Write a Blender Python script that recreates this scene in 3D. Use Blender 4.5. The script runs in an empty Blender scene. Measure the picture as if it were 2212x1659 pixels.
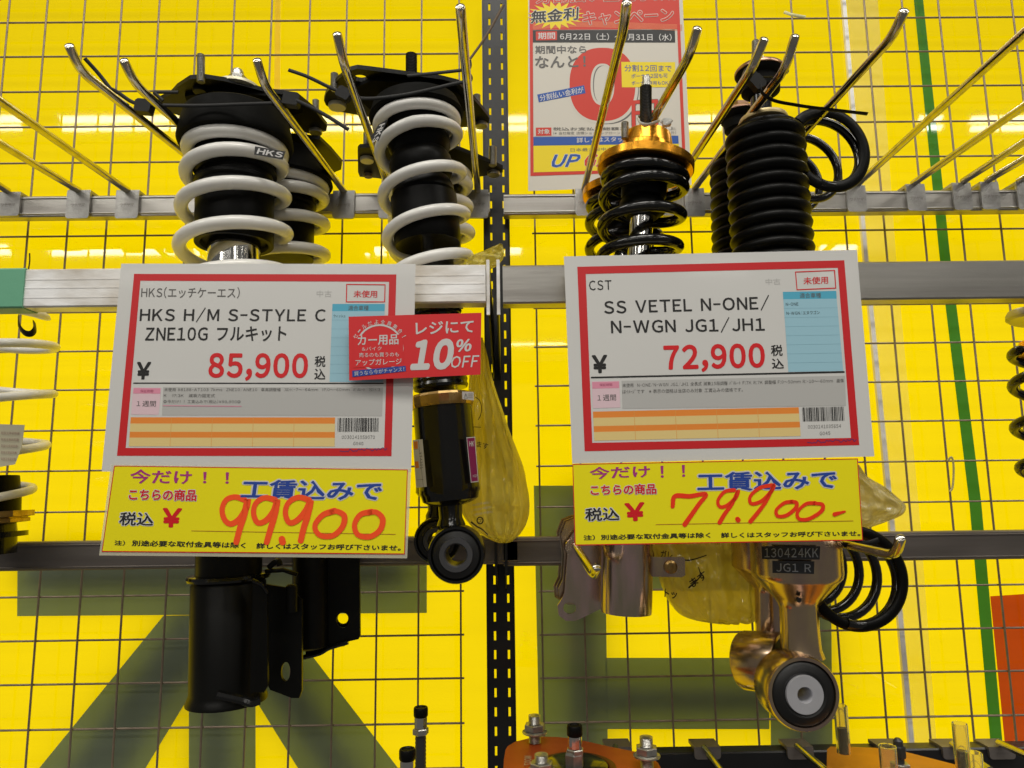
import bpy, math, random
from mathutils import Vector as V
random.seed(7)
SC = bpy.context.scene
COL = SC.collection
# ------------------------------------------------------------------ camera
H = 1.5
PITCH, YAW, ROLL, FPX = 0.1409, 0.0093, -0.0131, 1534.0
CX, CY = 1106.0, 829.5                      # measuring frame 2212 x 1659
def _rot():
    cp, sp, cy, sy = math.cos(PITCH), math.sin(PITCH), math.cos(YAW), math.sin(YAW)
    f = V((sy*cp, cy*cp, sp)); r = V((cy, -sy, 0)); u = r.cross(f)
    c, s = math.cos(ROLL), math.sin(ROLL)
    return f, r*c + u*s, u*c - r*s
FW, RT, UP = _rot()
CAM = V((0, 0, H))
cd = bpy.data.cameras.new('camera'); cam = bpy.data.objects.new('camera', cd); COL.objects.link(cam)
from mathutils import Matrix
m = Matrix((RT, UP, -FW)).transposed().to_4x4(); m.translation = CAM; cam.matrix_world = m
cd.sensor_width = 36; cd.lens = FPX/2212*36; cd.clip_start = .02; cd.clip_end = 100
SC.camera = cam
# ------------------------------------------------------------------ world and lamps
w = bpy.data.worlds.new('World'); SC.world = w; w.use_nodes = True
w.node_tree.nodes['Background'].inputs[0].default_value = (1.0, .96, .88, 1)
w.node_tree.nodes['Background'].inputs[1].default_value = .12
SC.view_settings.view_transform = 'Standard'; SC.view_settings.look = 'None'
SC.view_settings.exposure = 0; SC.view_settings.gamma = 1
SC.cycles.use_denoising = True
SC.cycles.max_bounces = 8; SC.cycles.transparent_max_bounces = 12
SC.cycles.sample_clamp_indirect = 6
GLASS_Y = .897
def area(name, loc, rot, sx, sy, rad, col=(1, .96, .88)):
    l = bpy.data.lights.new(name, 'AREA'); l.shape = 'RECTANGLE'; l.size = sx; l.size_y = sy
    l.energy = rad*math.pi*sx*sy; l.color = col
    o = bpy.data.objects.new(name, l); COL.objects.link(o); o.location = loc; o.rotation_euler = rot
    return o
# daylight behind the yellow window
area('window_daylight', (0.05, 1.62, H-.15), (math.radians(-90), 0, 0), 3.0, 1.9, 1.78, (1, .97, .9))
# ------------------------------------------------------------------ picture -> place
def ray(px, py): return FW*FPX + RT*(px-CX) - UP*(py-CY)
def P(px, py, Y):
    d = ray(px, py); return CAM + d*(Y/d.y)
def PZ(px, py, Z):
    d = ray(px, py); return CAM + d*((Z-H)/d.z)
def PX(px, py, X):
    d = ray(px, py); return CAM + d*(X/d.x)
def mpp(p): return (p-CAM).dot(FW)/FPX
# fluorescent lamps of the shop: those mirrored in the window are placed by where their mirror image stands
def tube_lamp(x0, x1, y, D, rad=9, wid=.03):
    a = P(x0, y, D); b = P(x1, y, D); c = (a+b)/2
    c.y = 2*GLASS_Y - c.y
    area('ceiling_lamp', c, (math.radians(42), 0, 0), abs(b.x-a.x), wid, rad)
for x0, x1 in ((-60, 48), (131, 560), (575, 1010), (1025, 1395), (1410, 1560), (1985, 2035), (2096, 2500)):
    tube_lamp(x0, x1, 257, 4.3, 20, .045); tube_lamp(x0, x1, 276, 4.3, 20, .036)
for x0, x1 in ((-60, 20), (106, 405), (420, 640), (672, 1125), (1440, 1600), (1770, 1850)):
    tube_lamp(x0, x1, 540, 6.5, 20, .11)
for x0, x1 in ((1096, 1260), (270, 350)):
    tube_lamp(x0, x1, 743, 9.5, 30, .02)
for x, y in ((-1.5, -.15), (0.1, -.15), (1.7, -.15)):
    area('ceiling_lamp', (x, y, H+1.75), (math.radians(14), 0, 0), 1.2, .30, 11.5)
area('ceiling_lamp', (-.2, -1.6, H+3.6), (math.radians(30), 0, 0), 3.4, .5, 7)
# ------------------------------------------------------------------ helpers
def lin(c):
    if isinstance(c, str):
        c = [int(c[i:i+2], 16)/255 for i in (0, 2, 4)]
        c = [(v/12.92 if v <= .04045 else ((v+.055)/1.055)**2.4) for v in c]
    return (c[0], c[1], c[2], 1)
MC = {}
def mat(name, col, rough=.5, metal=0., var=0., vscale=30, bump=0., bscale=200, coat=0., stretch=None, col2=None, spec=.5, trans=0., ior=1.45, alpha=1.):
    if name in MC: return MC[name]
    mt = bpy.data.materials.new(name); mt.use_nodes = True; nt = mt.node_tree; b = nt.nodes['Principled BSDF']
    b.inputs['Base Color'].default_value = lin(col); b.inputs['Roughness'].default_value = rough
    b.inputs['Metallic'].default_value = metal; b.inputs['Coat Weight'].default_value = coat
    b.inputs['Specular IOR Level'].default_value = spec; b.inputs['Transmission Weight'].default_value = trans
    b.inputs['IOR'].default_value = ior; b.inputs['Coat Roughness'].default_value = .08; b.inputs['Alpha'].default_value = alpha
    if var or bump:
        tc = nt.nodes.new('ShaderNodeTexCoord'); mp = nt.nodes.new('ShaderNodeMapping')
        nt.links.new(tc.outputs['Object'], mp.inputs[0])
        if stretch: mp.inputs['Scale'].default_value = stretch
    if var:
        n = nt.nodes.new('ShaderNodeTexNoise'); n.inputs['Scale'].default_value = vscale; n.inputs['Detail'].default_value = 6
        r = nt.nodes.new('ShaderNodeValToRGB'); nt.links.new(mp.outputs[0], n.inputs[0]); nt.links.new(n.outputs[0], r.inputs[0])
        c = lin(col); c2 = lin(col2) if col2 else tuple(v*(1-var) for v in c[:3])+(1,)
        r.color_ramp.elements[0].position = .35; r.color_ramp.elements[1].position = .65
        r.color_ramp.elements[0].color = c2; r.color_ramp.elements[1].color = c
        nt.links.new(r.outputs[0], b.inputs['Base Color'])
        mr = nt.nodes.new('ShaderNodeMapRange'); nt.links.new(n.outputs[0], mr.inputs[0])
        mr.inputs[3].default_value = rough*1.25; mr.inputs[4].default_value = rough*.8
        nt.links.new(mr.outputs[0], b.inputs['Roughness'])
    if bump:
        n2 = nt.nodes.new('ShaderNodeTexNoise'); n2.inputs['Scale'].default_value = bscale; n2.inputs['Detail'].default_value = 4
        bp = nt.nodes.new('ShaderNodeBump'); bp.inputs['Strength'].default_value = bump; bp.inputs['Distance'].default_value = .001
        nt.links.new(mp.outputs[0], n2.inputs[0]); nt.links.new(n2.outputs[0], bp.inputs['Height'])
        nt.links.new(bp.outputs[0], b.inputs['Normal'])
    MC[name] = mt; return mt
def film(name, front, through, tf=.6, gloss=.04, var=0., grough=.03, clear=0., crease=0.):
    """thin sheet: reflects `front`, lets light through as `through`, glossy surface"""
    mt = bpy.data.materials.new(name); mt.use_nodes = True; nt = mt.node_tree; N = nt.nodes
    for n in list(N): N.remove(n)
    out = N.new('ShaderNodeOutputMaterial'); d = N.new('ShaderNodeBsdfDiffuse'); t = N.new('ShaderNodeBsdfTranslucent')
    mx = N.new('ShaderNodeMixShader'); g = N.new('ShaderNodeBsdfGlossy'); fr = N.new('ShaderNodeFresnel'); mg = N.new('ShaderNodeMixShader')
    d.inputs[0].default_value = lin(front); t.inputs[0].default_value = lin(through); mx.inputs[0].default_value = tf
    g.inputs['Roughness'].default_value = grough; g.inputs[0].default_value = (1, 1, 1, 1)
    fr.inputs[0].default_value = 1.0+gloss*12
    if var:
        tc = N.new('ShaderNodeTexCoord'); mp = N.new('ShaderNodeMapping'); mp.inputs['Scale'].default_value = (.5, 1, 9)
        n = N.new('ShaderNodeTexNoise'); n.inputs['Scale'].default_value = 5; n.inputs['Detail'].default_value = 5
        mr = N.new('ShaderNodeMix'); mr.data_type = 'RGBA'
        nt.links.new(tc.outputs['Object'], mp.inputs[0]); nt.links.new(mp.outputs[0], n.inputs[0])
        nt.links.new(n.outputs[0], mr.inputs[0]); c = lin(through)
        mr.inputs[6].default_value = tuple(v*(1-var) for v in c[:3])+(1,); mr.inputs[7].default_value = c
        nt.links.new(mr.outputs[2], t.inputs[0])
    L = nt.links.new
    L(d.outputs[0], mx.inputs[1]); L(t.outputs[0], mx.inputs[2]); L(fr.outputs[0], mg.inputs[0])
    L(mx.outputs[0], mg.inputs[1]); L(g.outputs[0], mg.inputs[2])
    if clear:
        tr = N.new('ShaderNodeBsdfTransparent'); m3 = N.new('ShaderNodeMixShader'); m3.inputs[0].default_value = 1-clear
        tr.inputs[0].default_value = lin(through)
        L(tr.outputs[0], m3.inputs[1]); L(mg.outputs[0], m3.inputs[2]); L(m3.outputs[0], out.inputs[0])
    else: L(mg.outputs[0], out.inputs[0])
    if crease:
        tc = N.new('ShaderNodeTexCoord'); mp = N.new('ShaderNodeMapping'); mp.inputs['Scale'].default_value = (1, 1, .35)
        vo = N.new('ShaderNodeTexVoronoi'); vo.feature = 'DISTANCE_TO_EDGE'; vo.inputs['Scale'].default_value = 75
        nz = N.new('ShaderNodeTexNoise'); nz.inputs['Scale'].default_value = 40; ad = N.new('ShaderNodeMixRGB'); ad.inputs[0].default_value = .06
        bp = N.new('ShaderNodeBump'); bp.inputs['Strength'].default_value = crease; bp.inputs['Distance'].default_value = .004
        L(tc.outputs['Object'], mp.inputs[0]); L(mp.outputs[0], nz.inputs[0]); L(mp.outputs[0], ad.inputs[1]); L(nz.outputs[1], ad.inputs[2])
        L(ad.outputs[0], vo.inputs['Vector']); L(vo.outputs[0], bp.inputs['Height'])
        for q in (d, t, g): L(bp.outputs[0], q.inputs['Normal'])
    MC[name] = mt; return mt

def tag(o, label=None, cat=None, group=None, kind=None):
    if label: o['label'] = label
    if cat: o['category'] = cat
    if group: o['group'] = group
    if kind: o['kind'] = kind
    return o
def thing(name, label, cat, loc=(0, 0, 0), group=None):
    o = bpy.data.objects.new(name, None); COL.objects.link(o); o.location = loc; o.empty_display_size = .02
    return tag(o, label, cat, group)

class MB:
    def __init__(s): s.v = []; s.f = []
    def add(s, vs, fs):
        k = len(s.v); s.v += [tuple(v) for v in vs]; s.f += [tuple(i+k for i in f) for f in fs]
    def build(s, name, m, parent=None, smooth=True, ang=35, kind=None, label=None, origin=None):
        me = bpy.data.meshes.new(name); o = bpy.data.objects.new(name, me); COL.objects.link(o)
        off = V((0, 0, 0))
        if parent: o.parent = parent; off = V(parent.location)
        else:
            if origin is not None: off = V(origin)
            elif s.v:
                off = sum((V(v) for v in s.v), V((0, 0, 0)))/len(s.v); o.location = off
        # children of a child: the parent may itself be offset
        p = parent.parent if parent else None
        while p: off = off + V(p.location); p = p.parent
        me.from_pydata([tuple(V(v)-off) for v in s.v], [], s.f); me.update()
        if m: me.materials.append(m)
        if smooth:
            me.shade_smooth(); me.set_sharp_from_angle(angle=math.radians(ang))
        if kind: o['kind'] = kind
        if label: o['label'] = label
        return o
    def box(s, a, b, bev=0):
        (x0, y0, z0), (x1, y1, z1) = a, b
        if x0 > x1: x0, x1 = x1, x0
        if y0 > y1: y0, y1 = y1, y0
        if z0 > z1: z0, z1 = z1, z0
        if bev:      # profile in YZ extruded along X with chamfers
            pr = [(y0+bev, z0), (y1-bev, z0), (y1, z0+bev), (y1, z1-bev), (y1-bev, z1), (y0+bev, z1), (y0, z1-bev), (y0, z0+bev)]
            n = 8; vs = [(x0, y, z) for y, z in pr]+[(x1, y, z) for y, z in pr]
            fs = [(i, i+n, (i+1) % n+n, (i+1) % n) for i in range(n)]+[tuple(range(n)), tuple(range(2*n-1, n-1, -1))]
            s.add(vs, fs); return s
        vs = [(x, y, z) for x in (x0, x1) for y in (y0, y1) for z in (z0, z1)]
        s.add(vs, [(0, 1, 3, 2), (4, 6, 7, 5), (0, 4, 5, 1), (2, 3, 7, 6), (0, 2, 6, 4), (1, 5, 7, 3)]); return s
    def tube(s, pts, r, seg=10, caps=True, flat=None, ref=None):
        """swept round (or flat: half-width, half-thickness with ref normal) section"""
        pts = [V(p) for p in pts]; n = len(pts)
        rs = r if isinstance(r, (list, tuple)) else [r]*n
        t0 = (pts[1]-pts[0]).normalized()
        nrm = V(ref) if ref else (V((0, 0, 1)) if abs(t0.z) < .9 else V((1, 0, 0)))
        vs = []
        for i, p in enumerate(pts):
            t = (pts[min(i+1, n-1)]-pts[max(i-1, 0)]).normalized()
            nrm = (nrm - t*nrm.dot(t)); nrm = nrm.normalized() if nrm.length > 1e-6 else t.orthogonal().normalized()
            b = t.cross(nrm)
            for k in range(seg):
                a = 2*math.pi*k/seg
                if flat: q = b*(math.cos(a)*flat[0]) + nrm*(math.sin(a)*flat[1])
                else: q = (b*math.cos(a)+nrm*math.sin(a))*rs[i]
                vs.append(p+q)
        fs = [(i*seg+k, i*seg+(k+1) % seg, (i+1)*seg+(k+1) % seg, (i+1)*seg+k) for i in range(n-1) for k in range(seg)]
        if caps: fs += [tuple(range(seg-1, -1, -1)), tuple(range((n-1)*seg, n*seg))]
        s.add(vs, fs); return s
    def lathe(s, o, d, prof, seg=40, sx=1., start=0., caps=True):
        """prof [(s, r)] along unit d from o"""
        o = V(o); d = V(d).normalized(); e1 = V((1, 0, 0)); e1 = (e1-d*e1.dot(d)).normalized() if abs(d.x) < .9 else V((0, 1, 0)).cross(d).normalized()
        e2 = d.cross(e1); vs = []
        for q, r in prof:
            for k in range(seg):
                a = 2*math.pi*k/seg+start; vs.append(o+d*q+(e1*math.cos(a)*sx+e2*math.sin(a))*r)
        n = len(prof)
        fs = [(i*seg+k, (i+1)*seg+k, (i+1)*seg+(k+1) % seg, i*seg+(k+1) % seg) for i in range(n-1) for k in range(seg)]
        if caps and prof[0][1] > 1e-5: fs.append(tuple(range(seg)))
        if caps and prof[-1][1] > 1e-5: fs.append(tuple(range(n*seg-1, (n-1)*seg-1, -1)))
        s.add(vs, fs); return s
    def prism(s, pts, off):
        pts = [V(p) for p in pts]; n = len(pts); off = V(off)
        s.add(pts+[p+off for p in pts], [tuple(range(n)), tuple(range(2*n-1, n-1, -1))]+[(i, i+n, (i+1) % n+n, (i+1) % n) for i in range(n)]); return s
    def plate(s, pts, off, holes=(), m=20):
        """polygon with round holes [(centre, ex, ey)] extruded by off (uses tessellation)"""
        from mathutils.geometry import tessellate_polygon
        loops = [[V(p) for p in pts]]
        for c, ex, ey in holes:
            loops.append([V(c)+V(ex)*math.cos(-2*math.pi*k/m)+V(ey)*math.sin(-2*math.pi*k/m) for k in range(m)])
        tris = tessellate_polygon(loops); flat = [p for l in loops for p in l]; n = len(flat); off = V(off)
        fs = [tuple(t) for t in tris]+[tuple(i+n for i in reversed(t)) for t in tris]; k = 0
        for l in loops:
            c = len(l); fs += [(k+i, k+n+i, k+n+(i+1) % c, k+(i+1) % c) for i in range(c)]; k += c
        s.add(flat+[p+off for p in flat], fs); return s

class Axis:
    def __init__(s, top, bot):
        s.A = P(*top); s.B = P(*bot); s.D = s.B-s.A; s.d = s.D.normalized()
        e = V((1, 0, 0)); s.e1 = (e-s.d*e.dot(s.d)).normalized(); s.e2 = s.e1.cross(s.d)
        if s.e2.y > 0: s.e2 = -s.e2      # towards the camera
    def at(s, y):
        a = s.A-CAM; v = y-CY
        t = -(FPX*UP.dot(a)+v*FW.dot(a))/(FPX*UP.dot(s.D)+v*FW.dot(s.D))
        return s.A+s.D*t
    def lathe(s, mb, prof, seg=40):
        o = s.at(prof[0][0]); pr = []
        for y, r in prof:
            p = s.at(y); pr.append(((p-o).dot(s.d), r*mpp(p)))
        mb.lathe(o, s.d, pr, seg); return mb
    def helix(s, mb, keys, rt, per=40, seg=12, endflat=False):
        """keys [(turn, y, rpx)], turn 0 = front; right -> front -> left -> rear going down; rt tube radius px"""
        pts = []; rs = []
        t0, t1 = keys[0][0], keys[-1][0]; n = max(8, int((t1-t0)*per))
        for i in range(n+1):
            t = t0+(t1-t0)*i/n
            for (a, ya, ra), (b, yb, rb) in zip(keys, keys[1:]):
                if t <= b+1e-9: break
            u = (t-a)/(b-a); u2 = u
            y = ya+(yb-ya)*u2; r = ra+(rb-ra)*u2
            c = s.at(y); ph = 2*math.pi*(t+.25)
            q = c+(s.e1*math.cos(ph)+s.e2*math.sin(ph))*r*mpp(c); pts.append(q); rs.append(rt*mpp(c))
        for k, f in ((0, .35), (1, .8), (-1, .35), (-2, .8)): rs[k] *= f
        mb.tube(pts, rs, seg); return mb

def smooth_path(pts, n=8):
    """Catmull-Rom through pts"""
    pts = [V(p) for p in pts]; q = [pts[0]*2-pts[1]]+pts+[pts[-1]*2-pts[-2]]; out = []
    for i in range(1, len(q)-2):
        for k in range(n):
            t = k/n; a, b, c, d = q[i-1], q[i], q[i+1], q[i+2]
            out.append(.5*((2*b)+(c-a)*t+(2*a-5*b+4*c-d)*t*t+(3*b-a-3*c+d)*t**3))
    out.append(pts[-1]); return out

# ------------------------------------------------------------------ printed sheets
class Surf:
    """an almost flat sheet: Y = y0 + tilt*(Z-zc) + curve*(X-xc)^2"""
    def __init__(s, y0, cx, cy, tilt=0., curve=0., conv=None, sidetilt=0.):
        s.y0 = y0; p = P(cx, cy, y0); s.xc, s.zc = p.x, p.z; s.tilt = tilt; s.curve = curve; s.st = sidetilt
        s.conv = conv or (lambda x, y: (x, y)); s.lift = 0.
    def P(s, x, y, lift=0.):
        px, py = s.conv(x, y); d = ray(px, py); Y = s.y0
        for _ in range(4):
            k = Y/d.y; X = d.x*k; Z = H+d.z*k
            Y = s.y0+s.tilt*(Z-s.zc)+s.curve*(X-s.xc)**2+s.st*(X-s.xc)
        return CAM+d*((Y-lift*.35)/d.y)
def quadpts(c, n, m):
    (a, b, cc, d) = [V((p[0], p[1], 0)) for p in c]
    return [[(a*(1-i/n)+b*(i/n))*(1-j/m)+(d*(1-i/n)+cc*(i/n))*(j/m) for i in range(n+1)] for j in range(m+1)]
def sheet(sf, c, name, mt, parent, lift=0., n=12, m=2, thick=0., **k):
    """c: TL,TR,BR,BL"""
    g = quadpts(c, n, m); mb = MB(); vs = [sf.P(p.x, p.y, lift) for r in g for p in r]; W = n+1
    fs = [(j*W+i, (j+1)*W+i, (j+1)*W+i+1, j*W+i+1) for j in range(m) for i in range(n)]
    if thick:
        N = len(vs); vs = vs+[sf.P(p.x, p.y, lift-thick) for r in g for p in r]
        fs += [tuple(i+N for i in reversed(f)) for f in list(fs)]
        rim = [i for i in range(W)]+[j*W+n for j in range(1, m+1)]+[m*W+i for i in range(n-1, -1, -1)]+[j*W for j in range(m-1, 0, -1)]
        fs += [(rim[i], rim[(i+1) % len(rim)], rim[(i+1) % len(rim)]+N, rim[i]+N) for i in range(len(rim))]
    mb.add(vs, fs); return mb.build(name, mt, parent, smooth=not thick, **k)
_fonts = {}; _chars = {}
def _char(ch, res):
    if (ch, res) not in _chars:
        cu = bpy.data.curves.new('t', 'FONT'); cu.body = ch; cu.size = 1; cu.resolution_u = res
        o = bpy.data.objects.new('t', cu); me = bpy.data.meshes.new_from_object(o)
        _chars[(ch, res)] = ([tuple(v.co) for v in me.vertices], [tuple(p.vertices) for p in me.polygons])
        bpy.data.objects.remove(o); bpy.data.curves.remove(cu); bpy.data.meshes.remove(me)
    return _chars[(ch, res)]
def _ext(vs): return min(v[0] for v in vs), max(v[0] for v in vs)
def glyphs(txt, bold=0., res=3, shear=0.):
    """letters laid out one by one; bold = pen width added all round, by stacking shifted copies of the thin faces"""
    key = (txt, bold, res, shear)
    if key in _fonts: return _fonts[key]
    a = _ext(_char('国国', 1)[0]); c = _ext(_char('国', 1)[0]); em = (a[1]-a[0])-(c[1]-c[0])
    x = 0; V_ = []; F = []
    n = 0 if bold < .008 else (6 if bold < .02 else 10)
    offs = [(0, 0)]+[(bold*em*.6*math.cos(2*math.pi*k/n), bold*em*.6*math.sin(2*math.pi*k/n)) for k in range(n)]
    if bold > .05: offs += [(o[0]*.5, o[1]*.5) for o in offs[1::2]]
    for ch in txt:
        if ch == ' ': x += .42*em; continue
        if ch == '　': x += em; continue
        o = ord(ch); asc = 33 <= o < 127 or ch == '¥'
        vs, fs = _char('￥' if ch == '¥' else chr(o+0xFEE0) if asc else ch, res)
        if not vs: x += em*.5; continue
        e0, e1 = _ext(vs)
        if asc:
            if ch in '-/': vs = [(e0+(v[0]-e0)*.55, v[1], v[2]) for v in vs]; e1 = e0+(e1-e0)*.55
            w_ = e1-e0; adv = w_+.17*em
            if ch.isdigit(): adv = max(adv, .60*em)
            sx = x+(adv-w_)/2-e0
        else:
            adv = em*(.5 if 0xFF61 <= o <= 0xFF9F else 1.0); sx = x
        for q, (ox, oy) in enumerate(offs):
            k = len(V_); V_ += [(v[0]+sx+ox+shear*v[1], v[1]+oy, q) for v in vs]; F += [tuple(i+k for i in f) for f in fs]
        x += adv
    if V_:
        x0 = min(v[0] for v in V_); x1 = max(v[0] for v in V_); y0 = min(v[1] for v in V_); y1 = max(v[1] for v in V_)
        V_ = [((v[0]-x0)/max(x1-x0, 1e-6), (y1-v[1])/max(y1-y0, 1e-6), v[2]) for v in V_]
    _fonts[key] = (V_, F); return V_, F
def text(sf, txt, TL, TR, BL, mt, parent, lift=.0004, bold=0., res=2, name='lettering', outline=None, ow=.05, shear=0., mb=None):
    if outline:
        g = ow
        ux = ((TR[0]-TL[0]), (TR[1]-TL[1])); uy = ((BL[0]-TL[0]), (BL[1]-TL[1]))
        nchar = max(1, len(txt)); hx = .62*g/nchar; hy = .68*g
        e = lambda p, a, b: (p[0]+ux[0]*a+uy[0]*b, p[1]+ux[1]*a+uy[1]*b)
        text(sf, txt, e(TL, -hx, -hy), e(TR, hx, -hy), e(BL, -hx, hy), outline, parent, lift-.0004, bold+g*1.0, res, 'lettering_outline', shear=shear)
    vs, fs = glyphs(txt, bold, res, shear)
    out = [sf.P(TL[0]+(TR[0]-TL[0])*u+(BL[0]-TL[0])*v, TL[1]+(TR[1]-TL[1])*u+(BL[1]-TL[1])*v, lift+q*.000016) for u, v, q in vs]
    if mb is not None: mb.add(out, fs); return mb
    b = MB(); b.add(out, fs); return b.build(name, mt, parent, smooth=False)
def frame_rect(sf, o, i, name, mt, parent, lift):
    """ring between outer quad o and inner quad i"""
    mb = MB(); 
    for k in range(4):
        a, b, c, d = o[k], o[(k+1) % 4], i[(k+1) % 4], i[k]
        n = 12; vs = []
        for q in range(n+1):
            u = q/n; vs.append(sf.P(a[0]+(b[0]-a[0])*u, a[1]+(b[1]-a[1])*u, lift)); vs.append(sf.P(d[0]+(c[0]-d[0])*u, d[1]+(c[1]-d[1])*u, lift))
        mb.add(vs, [(2*q, 2*q+1, 2*q+3, 2*q+2) for q in range(n)])
    return mb.build(name, mt, parent, smooth=False)
def stroke(sf, mb, pts, wd, lift, smoothn=8):
    """brush stroke: pts in sheet px; wd width px (number or list)"""
    p = smooth_path([(x, y, 0) for x, y in pts], smoothn) if len(pts) > 2 else [V((pts[0][0]+(pts[-1][0]-pts[0][0])*i/14, pts[0][1]+(pts[-1][1]-pts[0][1])*i/14, 0)) for i in range(15)]
    n = len(p); ws = wd if isinstance(wd, list) else [wd]*2
    vs = []
    for i, q in enumerate(p):
        t = (p[min(i+1, n-1)]-p[max(i-1, 0)]).normalized(); nn = V((-t.y, t.x, 0)); u = i/(n-1)*(len(ws)-1); k = min(int(u), len(ws)-2)
        h = (ws[k]+(ws[k+1]-ws[k])*(u-k))/2
        a, b = q+nn*h, q-nn*h; vs += [sf.P(a.x, a.y, lift), sf.P(b.x, b.y, lift)]
    mb.add(vs, [(2*i, 2*i+1, 2*i+3, 2*i+2) for i in range(n-1)])
    for q, h in ((p[0], ws[0]/2), (p[-1], ws[-1]/2)):
        c = [sf.P(q.x+math.cos(a*math.pi/5)*h, q.y+math.sin(a*math.pi/5)*h, lift-.00002) for a in range(10)]; mb.add(c, [tuple(range(10))])
def disc(sf, mb, c, rx, ry, lift, rin=0., n=36):
    if rin:
        vs = []
        for k in range(n):
            a = 2*math.pi*k/n; vs += [sf.P(c[0]+rx*math.cos(a), c[1]+ry*math.sin(a), lift), sf.P(c[0]+(rx-rin)*math.cos(a), c[1]+(ry-rin)*math.sin(a), lift)]
        mb.add(vs, [(2*k, 2*k+1, (2*k+3) % (2*n), (2*k+2) % (2*n)) for k in range(n)])
    else:
        mb.add([sf.P(c[0]+rx*math.cos(2*math.pi*k/n), c[1]+ry*math.sin(2*math.pi*k/n), lift) for k in range(n)], [tuple(range(n))])

# ------------------------------------------------------------------ materials
M_yellow = film('yellow_film', 'DCC400', 'FFE000', .66, .04, .11)
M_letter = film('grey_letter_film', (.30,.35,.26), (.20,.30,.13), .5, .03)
M_green = film('green_film', '48803C', '50A850', .42, .03)
M_orange = film('orange_film', 'B83C14', 'E06A20', .6, .03, .2)
M_pale = film('pale_clear_film', 'F0E8C0', 'FFFFFF', .88, .03)
M_board = mat('shade_board_grey', (.1, .1, .1), .8)
M_mull = mat('white_window_bar', (.92, .90, .84), .4)
M_wire = mat('zinc_wire', (.30, .235, .175), .45, .35, var=.3, vscale=60)
M_black = mat('black_paint', (.006, .006, .005), .34, var=.3, vscale=40, bump=.05, spec=.22)
M_seat = mat('dull_black', (.0045, .0045, .004), .7, spec=.1, var=.3, vscale=60)
M_gloss = mat('gloss_black', (.006, .006, .006), .14, spec=.6)
M_matte = mat('matte_black_rubber', (.004, .004, .0036), .36, spec=.14, var=.3, vscale=50, bump=.1)
M_postm = mat('post_black', (.014, .014, .015), .3, var=.2, vscale=30)
M_steel = mat('rail_steel', (.50, .485, .45), .3, .85, var=.35, vscale=9, bump=.12, bscale=60, stretch=(.25, 1, 4), col2=(.33, .31, .285))
M_steeld = mat('dark_rail_steel', (.25, .22, .20), .45, .6, var=.4, vscale=12, bump=.15, bscale=60, stretch=(.3, 1, 3))
M_alu = mat('scuffed_aluminium', (.92, .92, .92), .33, .3, var=.4, vscale=26, bump=.25, bscale=50, stretch=(.6, 1, 1.6), col2=(.55, .50, .43))
M_clip = mat('clip_steel', (.40, .39, .37), .35, .85, var=.3, vscale=50, bump=.2, bscale=300)
M_chrome = mat('chrome', (.72, .71, .68), .09, 1.0, var=.12, vscale=50)
M_peg = mat('plated_peg', (.62, .58, .50), .16, 1.0, var=.25, vscale=80, bump=.1, bscale=200)
M_bolt = mat('zinc_bolt', (.50, .49, .45), .3, .9, var=.3, vscale=150, bump=.3, bscale=500)
M_white = mat('white_coil_paint', (.76, .745, .71), .26, var=.06, vscale=20, coat=.35)
M_cream = mat('cream_washer', (.62, .58, .42), .4, .3)
M_gold = mat('gold_anodised', (.80, .36, .03), .24, .9, var=.15, vscale=30)
M_goldz = mat('gold_zinc', (.66, .51, .29), .2, .97, var=.4, vscale=16, col2=(.46, .33, .28), stretch=(3, 3, .8))
M_pink = mat('iridescent_zinc', (.74, .52, .50), .18, .97, var=.5, vscale=20, col2=(.46, .42, .27), stretch=(3, 3, .6))
M_bronze = mat('bronze_washer', (.42, .25, .17), .3, .9, var=.3, vscale=60)
M_ringg = mat('gold_lock_ring', (.52, .34, .13), .28, .85, var=.35, vscale=90)
M_redan = mat('red_orange_anodised', (.44, .075, .012), .42, .35, var=.15, vscale=30)
M_oran = mat('orange_anodised', (.66, .25, .015), .4, .35, var=.15, vscale=30)
M_tie = mat('black_nylon', (.007, .007, .007), .45, spec=.25)
M_tiew = mat('white_nylon', (.62, .62, .58), .4)
M_rub = mat('rubber', (.008, .008, .008), .42, bump=.1)
M_dark = mat('dark_grey_steel', (.05, .05, .05), .4, .5)
M_bushing = mat('grey_bushing', (.08, .08, .085), .4, .4)
M_disc = mat('silver_disc', (.66, .66, .70), .36, .6, var=.1, vscale=50)
M_paper = mat('white_card', (.63, .625, .605), .42, var=.02, vscale=6, coat=.1)
M_inner = mat('white_print', (.60, .595, .58), .45)
M_red = mat('red_ink', 'C81E24', .42)
M_redd = mat('price_red_ink', 'D31820', .42)
M_ink = mat('black_ink', (.012, .012, .012), .5)
M_inkg = mat('grey_ink', (.12, .115, .11), .5)
M_faint = mat('faint_ink', (.47, .465, .45), .5)
M_cyan = mat('cyan_ink', '4FA9C6', .45)
M_cyl = mat('light_blue_ink', '98C3D3', .45)
M_cyln = mat('blue_rule_ink', '8AB6C8', .45)
M_pinkl = mat('pale_pink_ink', 'DCC0C8', .45)
M_pinkd = mat('pink_ink', 'DC8FA6', .45)
M_greyp = mat('grey_print', (.46, .455, .44), .45)
M_orp = mat('orange_print', 'E88A34', .45)
M_crp = mat('cream_print', 'E2C884', .45)
M_tagy = mat('yellow_tag', (.90, .80, .008), .22, var=.03, vscale=10, coat=.5, bump=.06, bscale=120)
M_tagr = mat('red_sticker', 'D6282C', .4)
M_wink = mat('white_ink', (.62, .61, .60), .45)
M_navy = mat('blue_ink', '24449A', .45)
M_mag = mat('magenta_ink', 'A8307E', .45)
M_hand = mat('orange_marker', 'FF5520', .4)
M_handr = mat('red_marker', 'F03812', .4)
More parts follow.
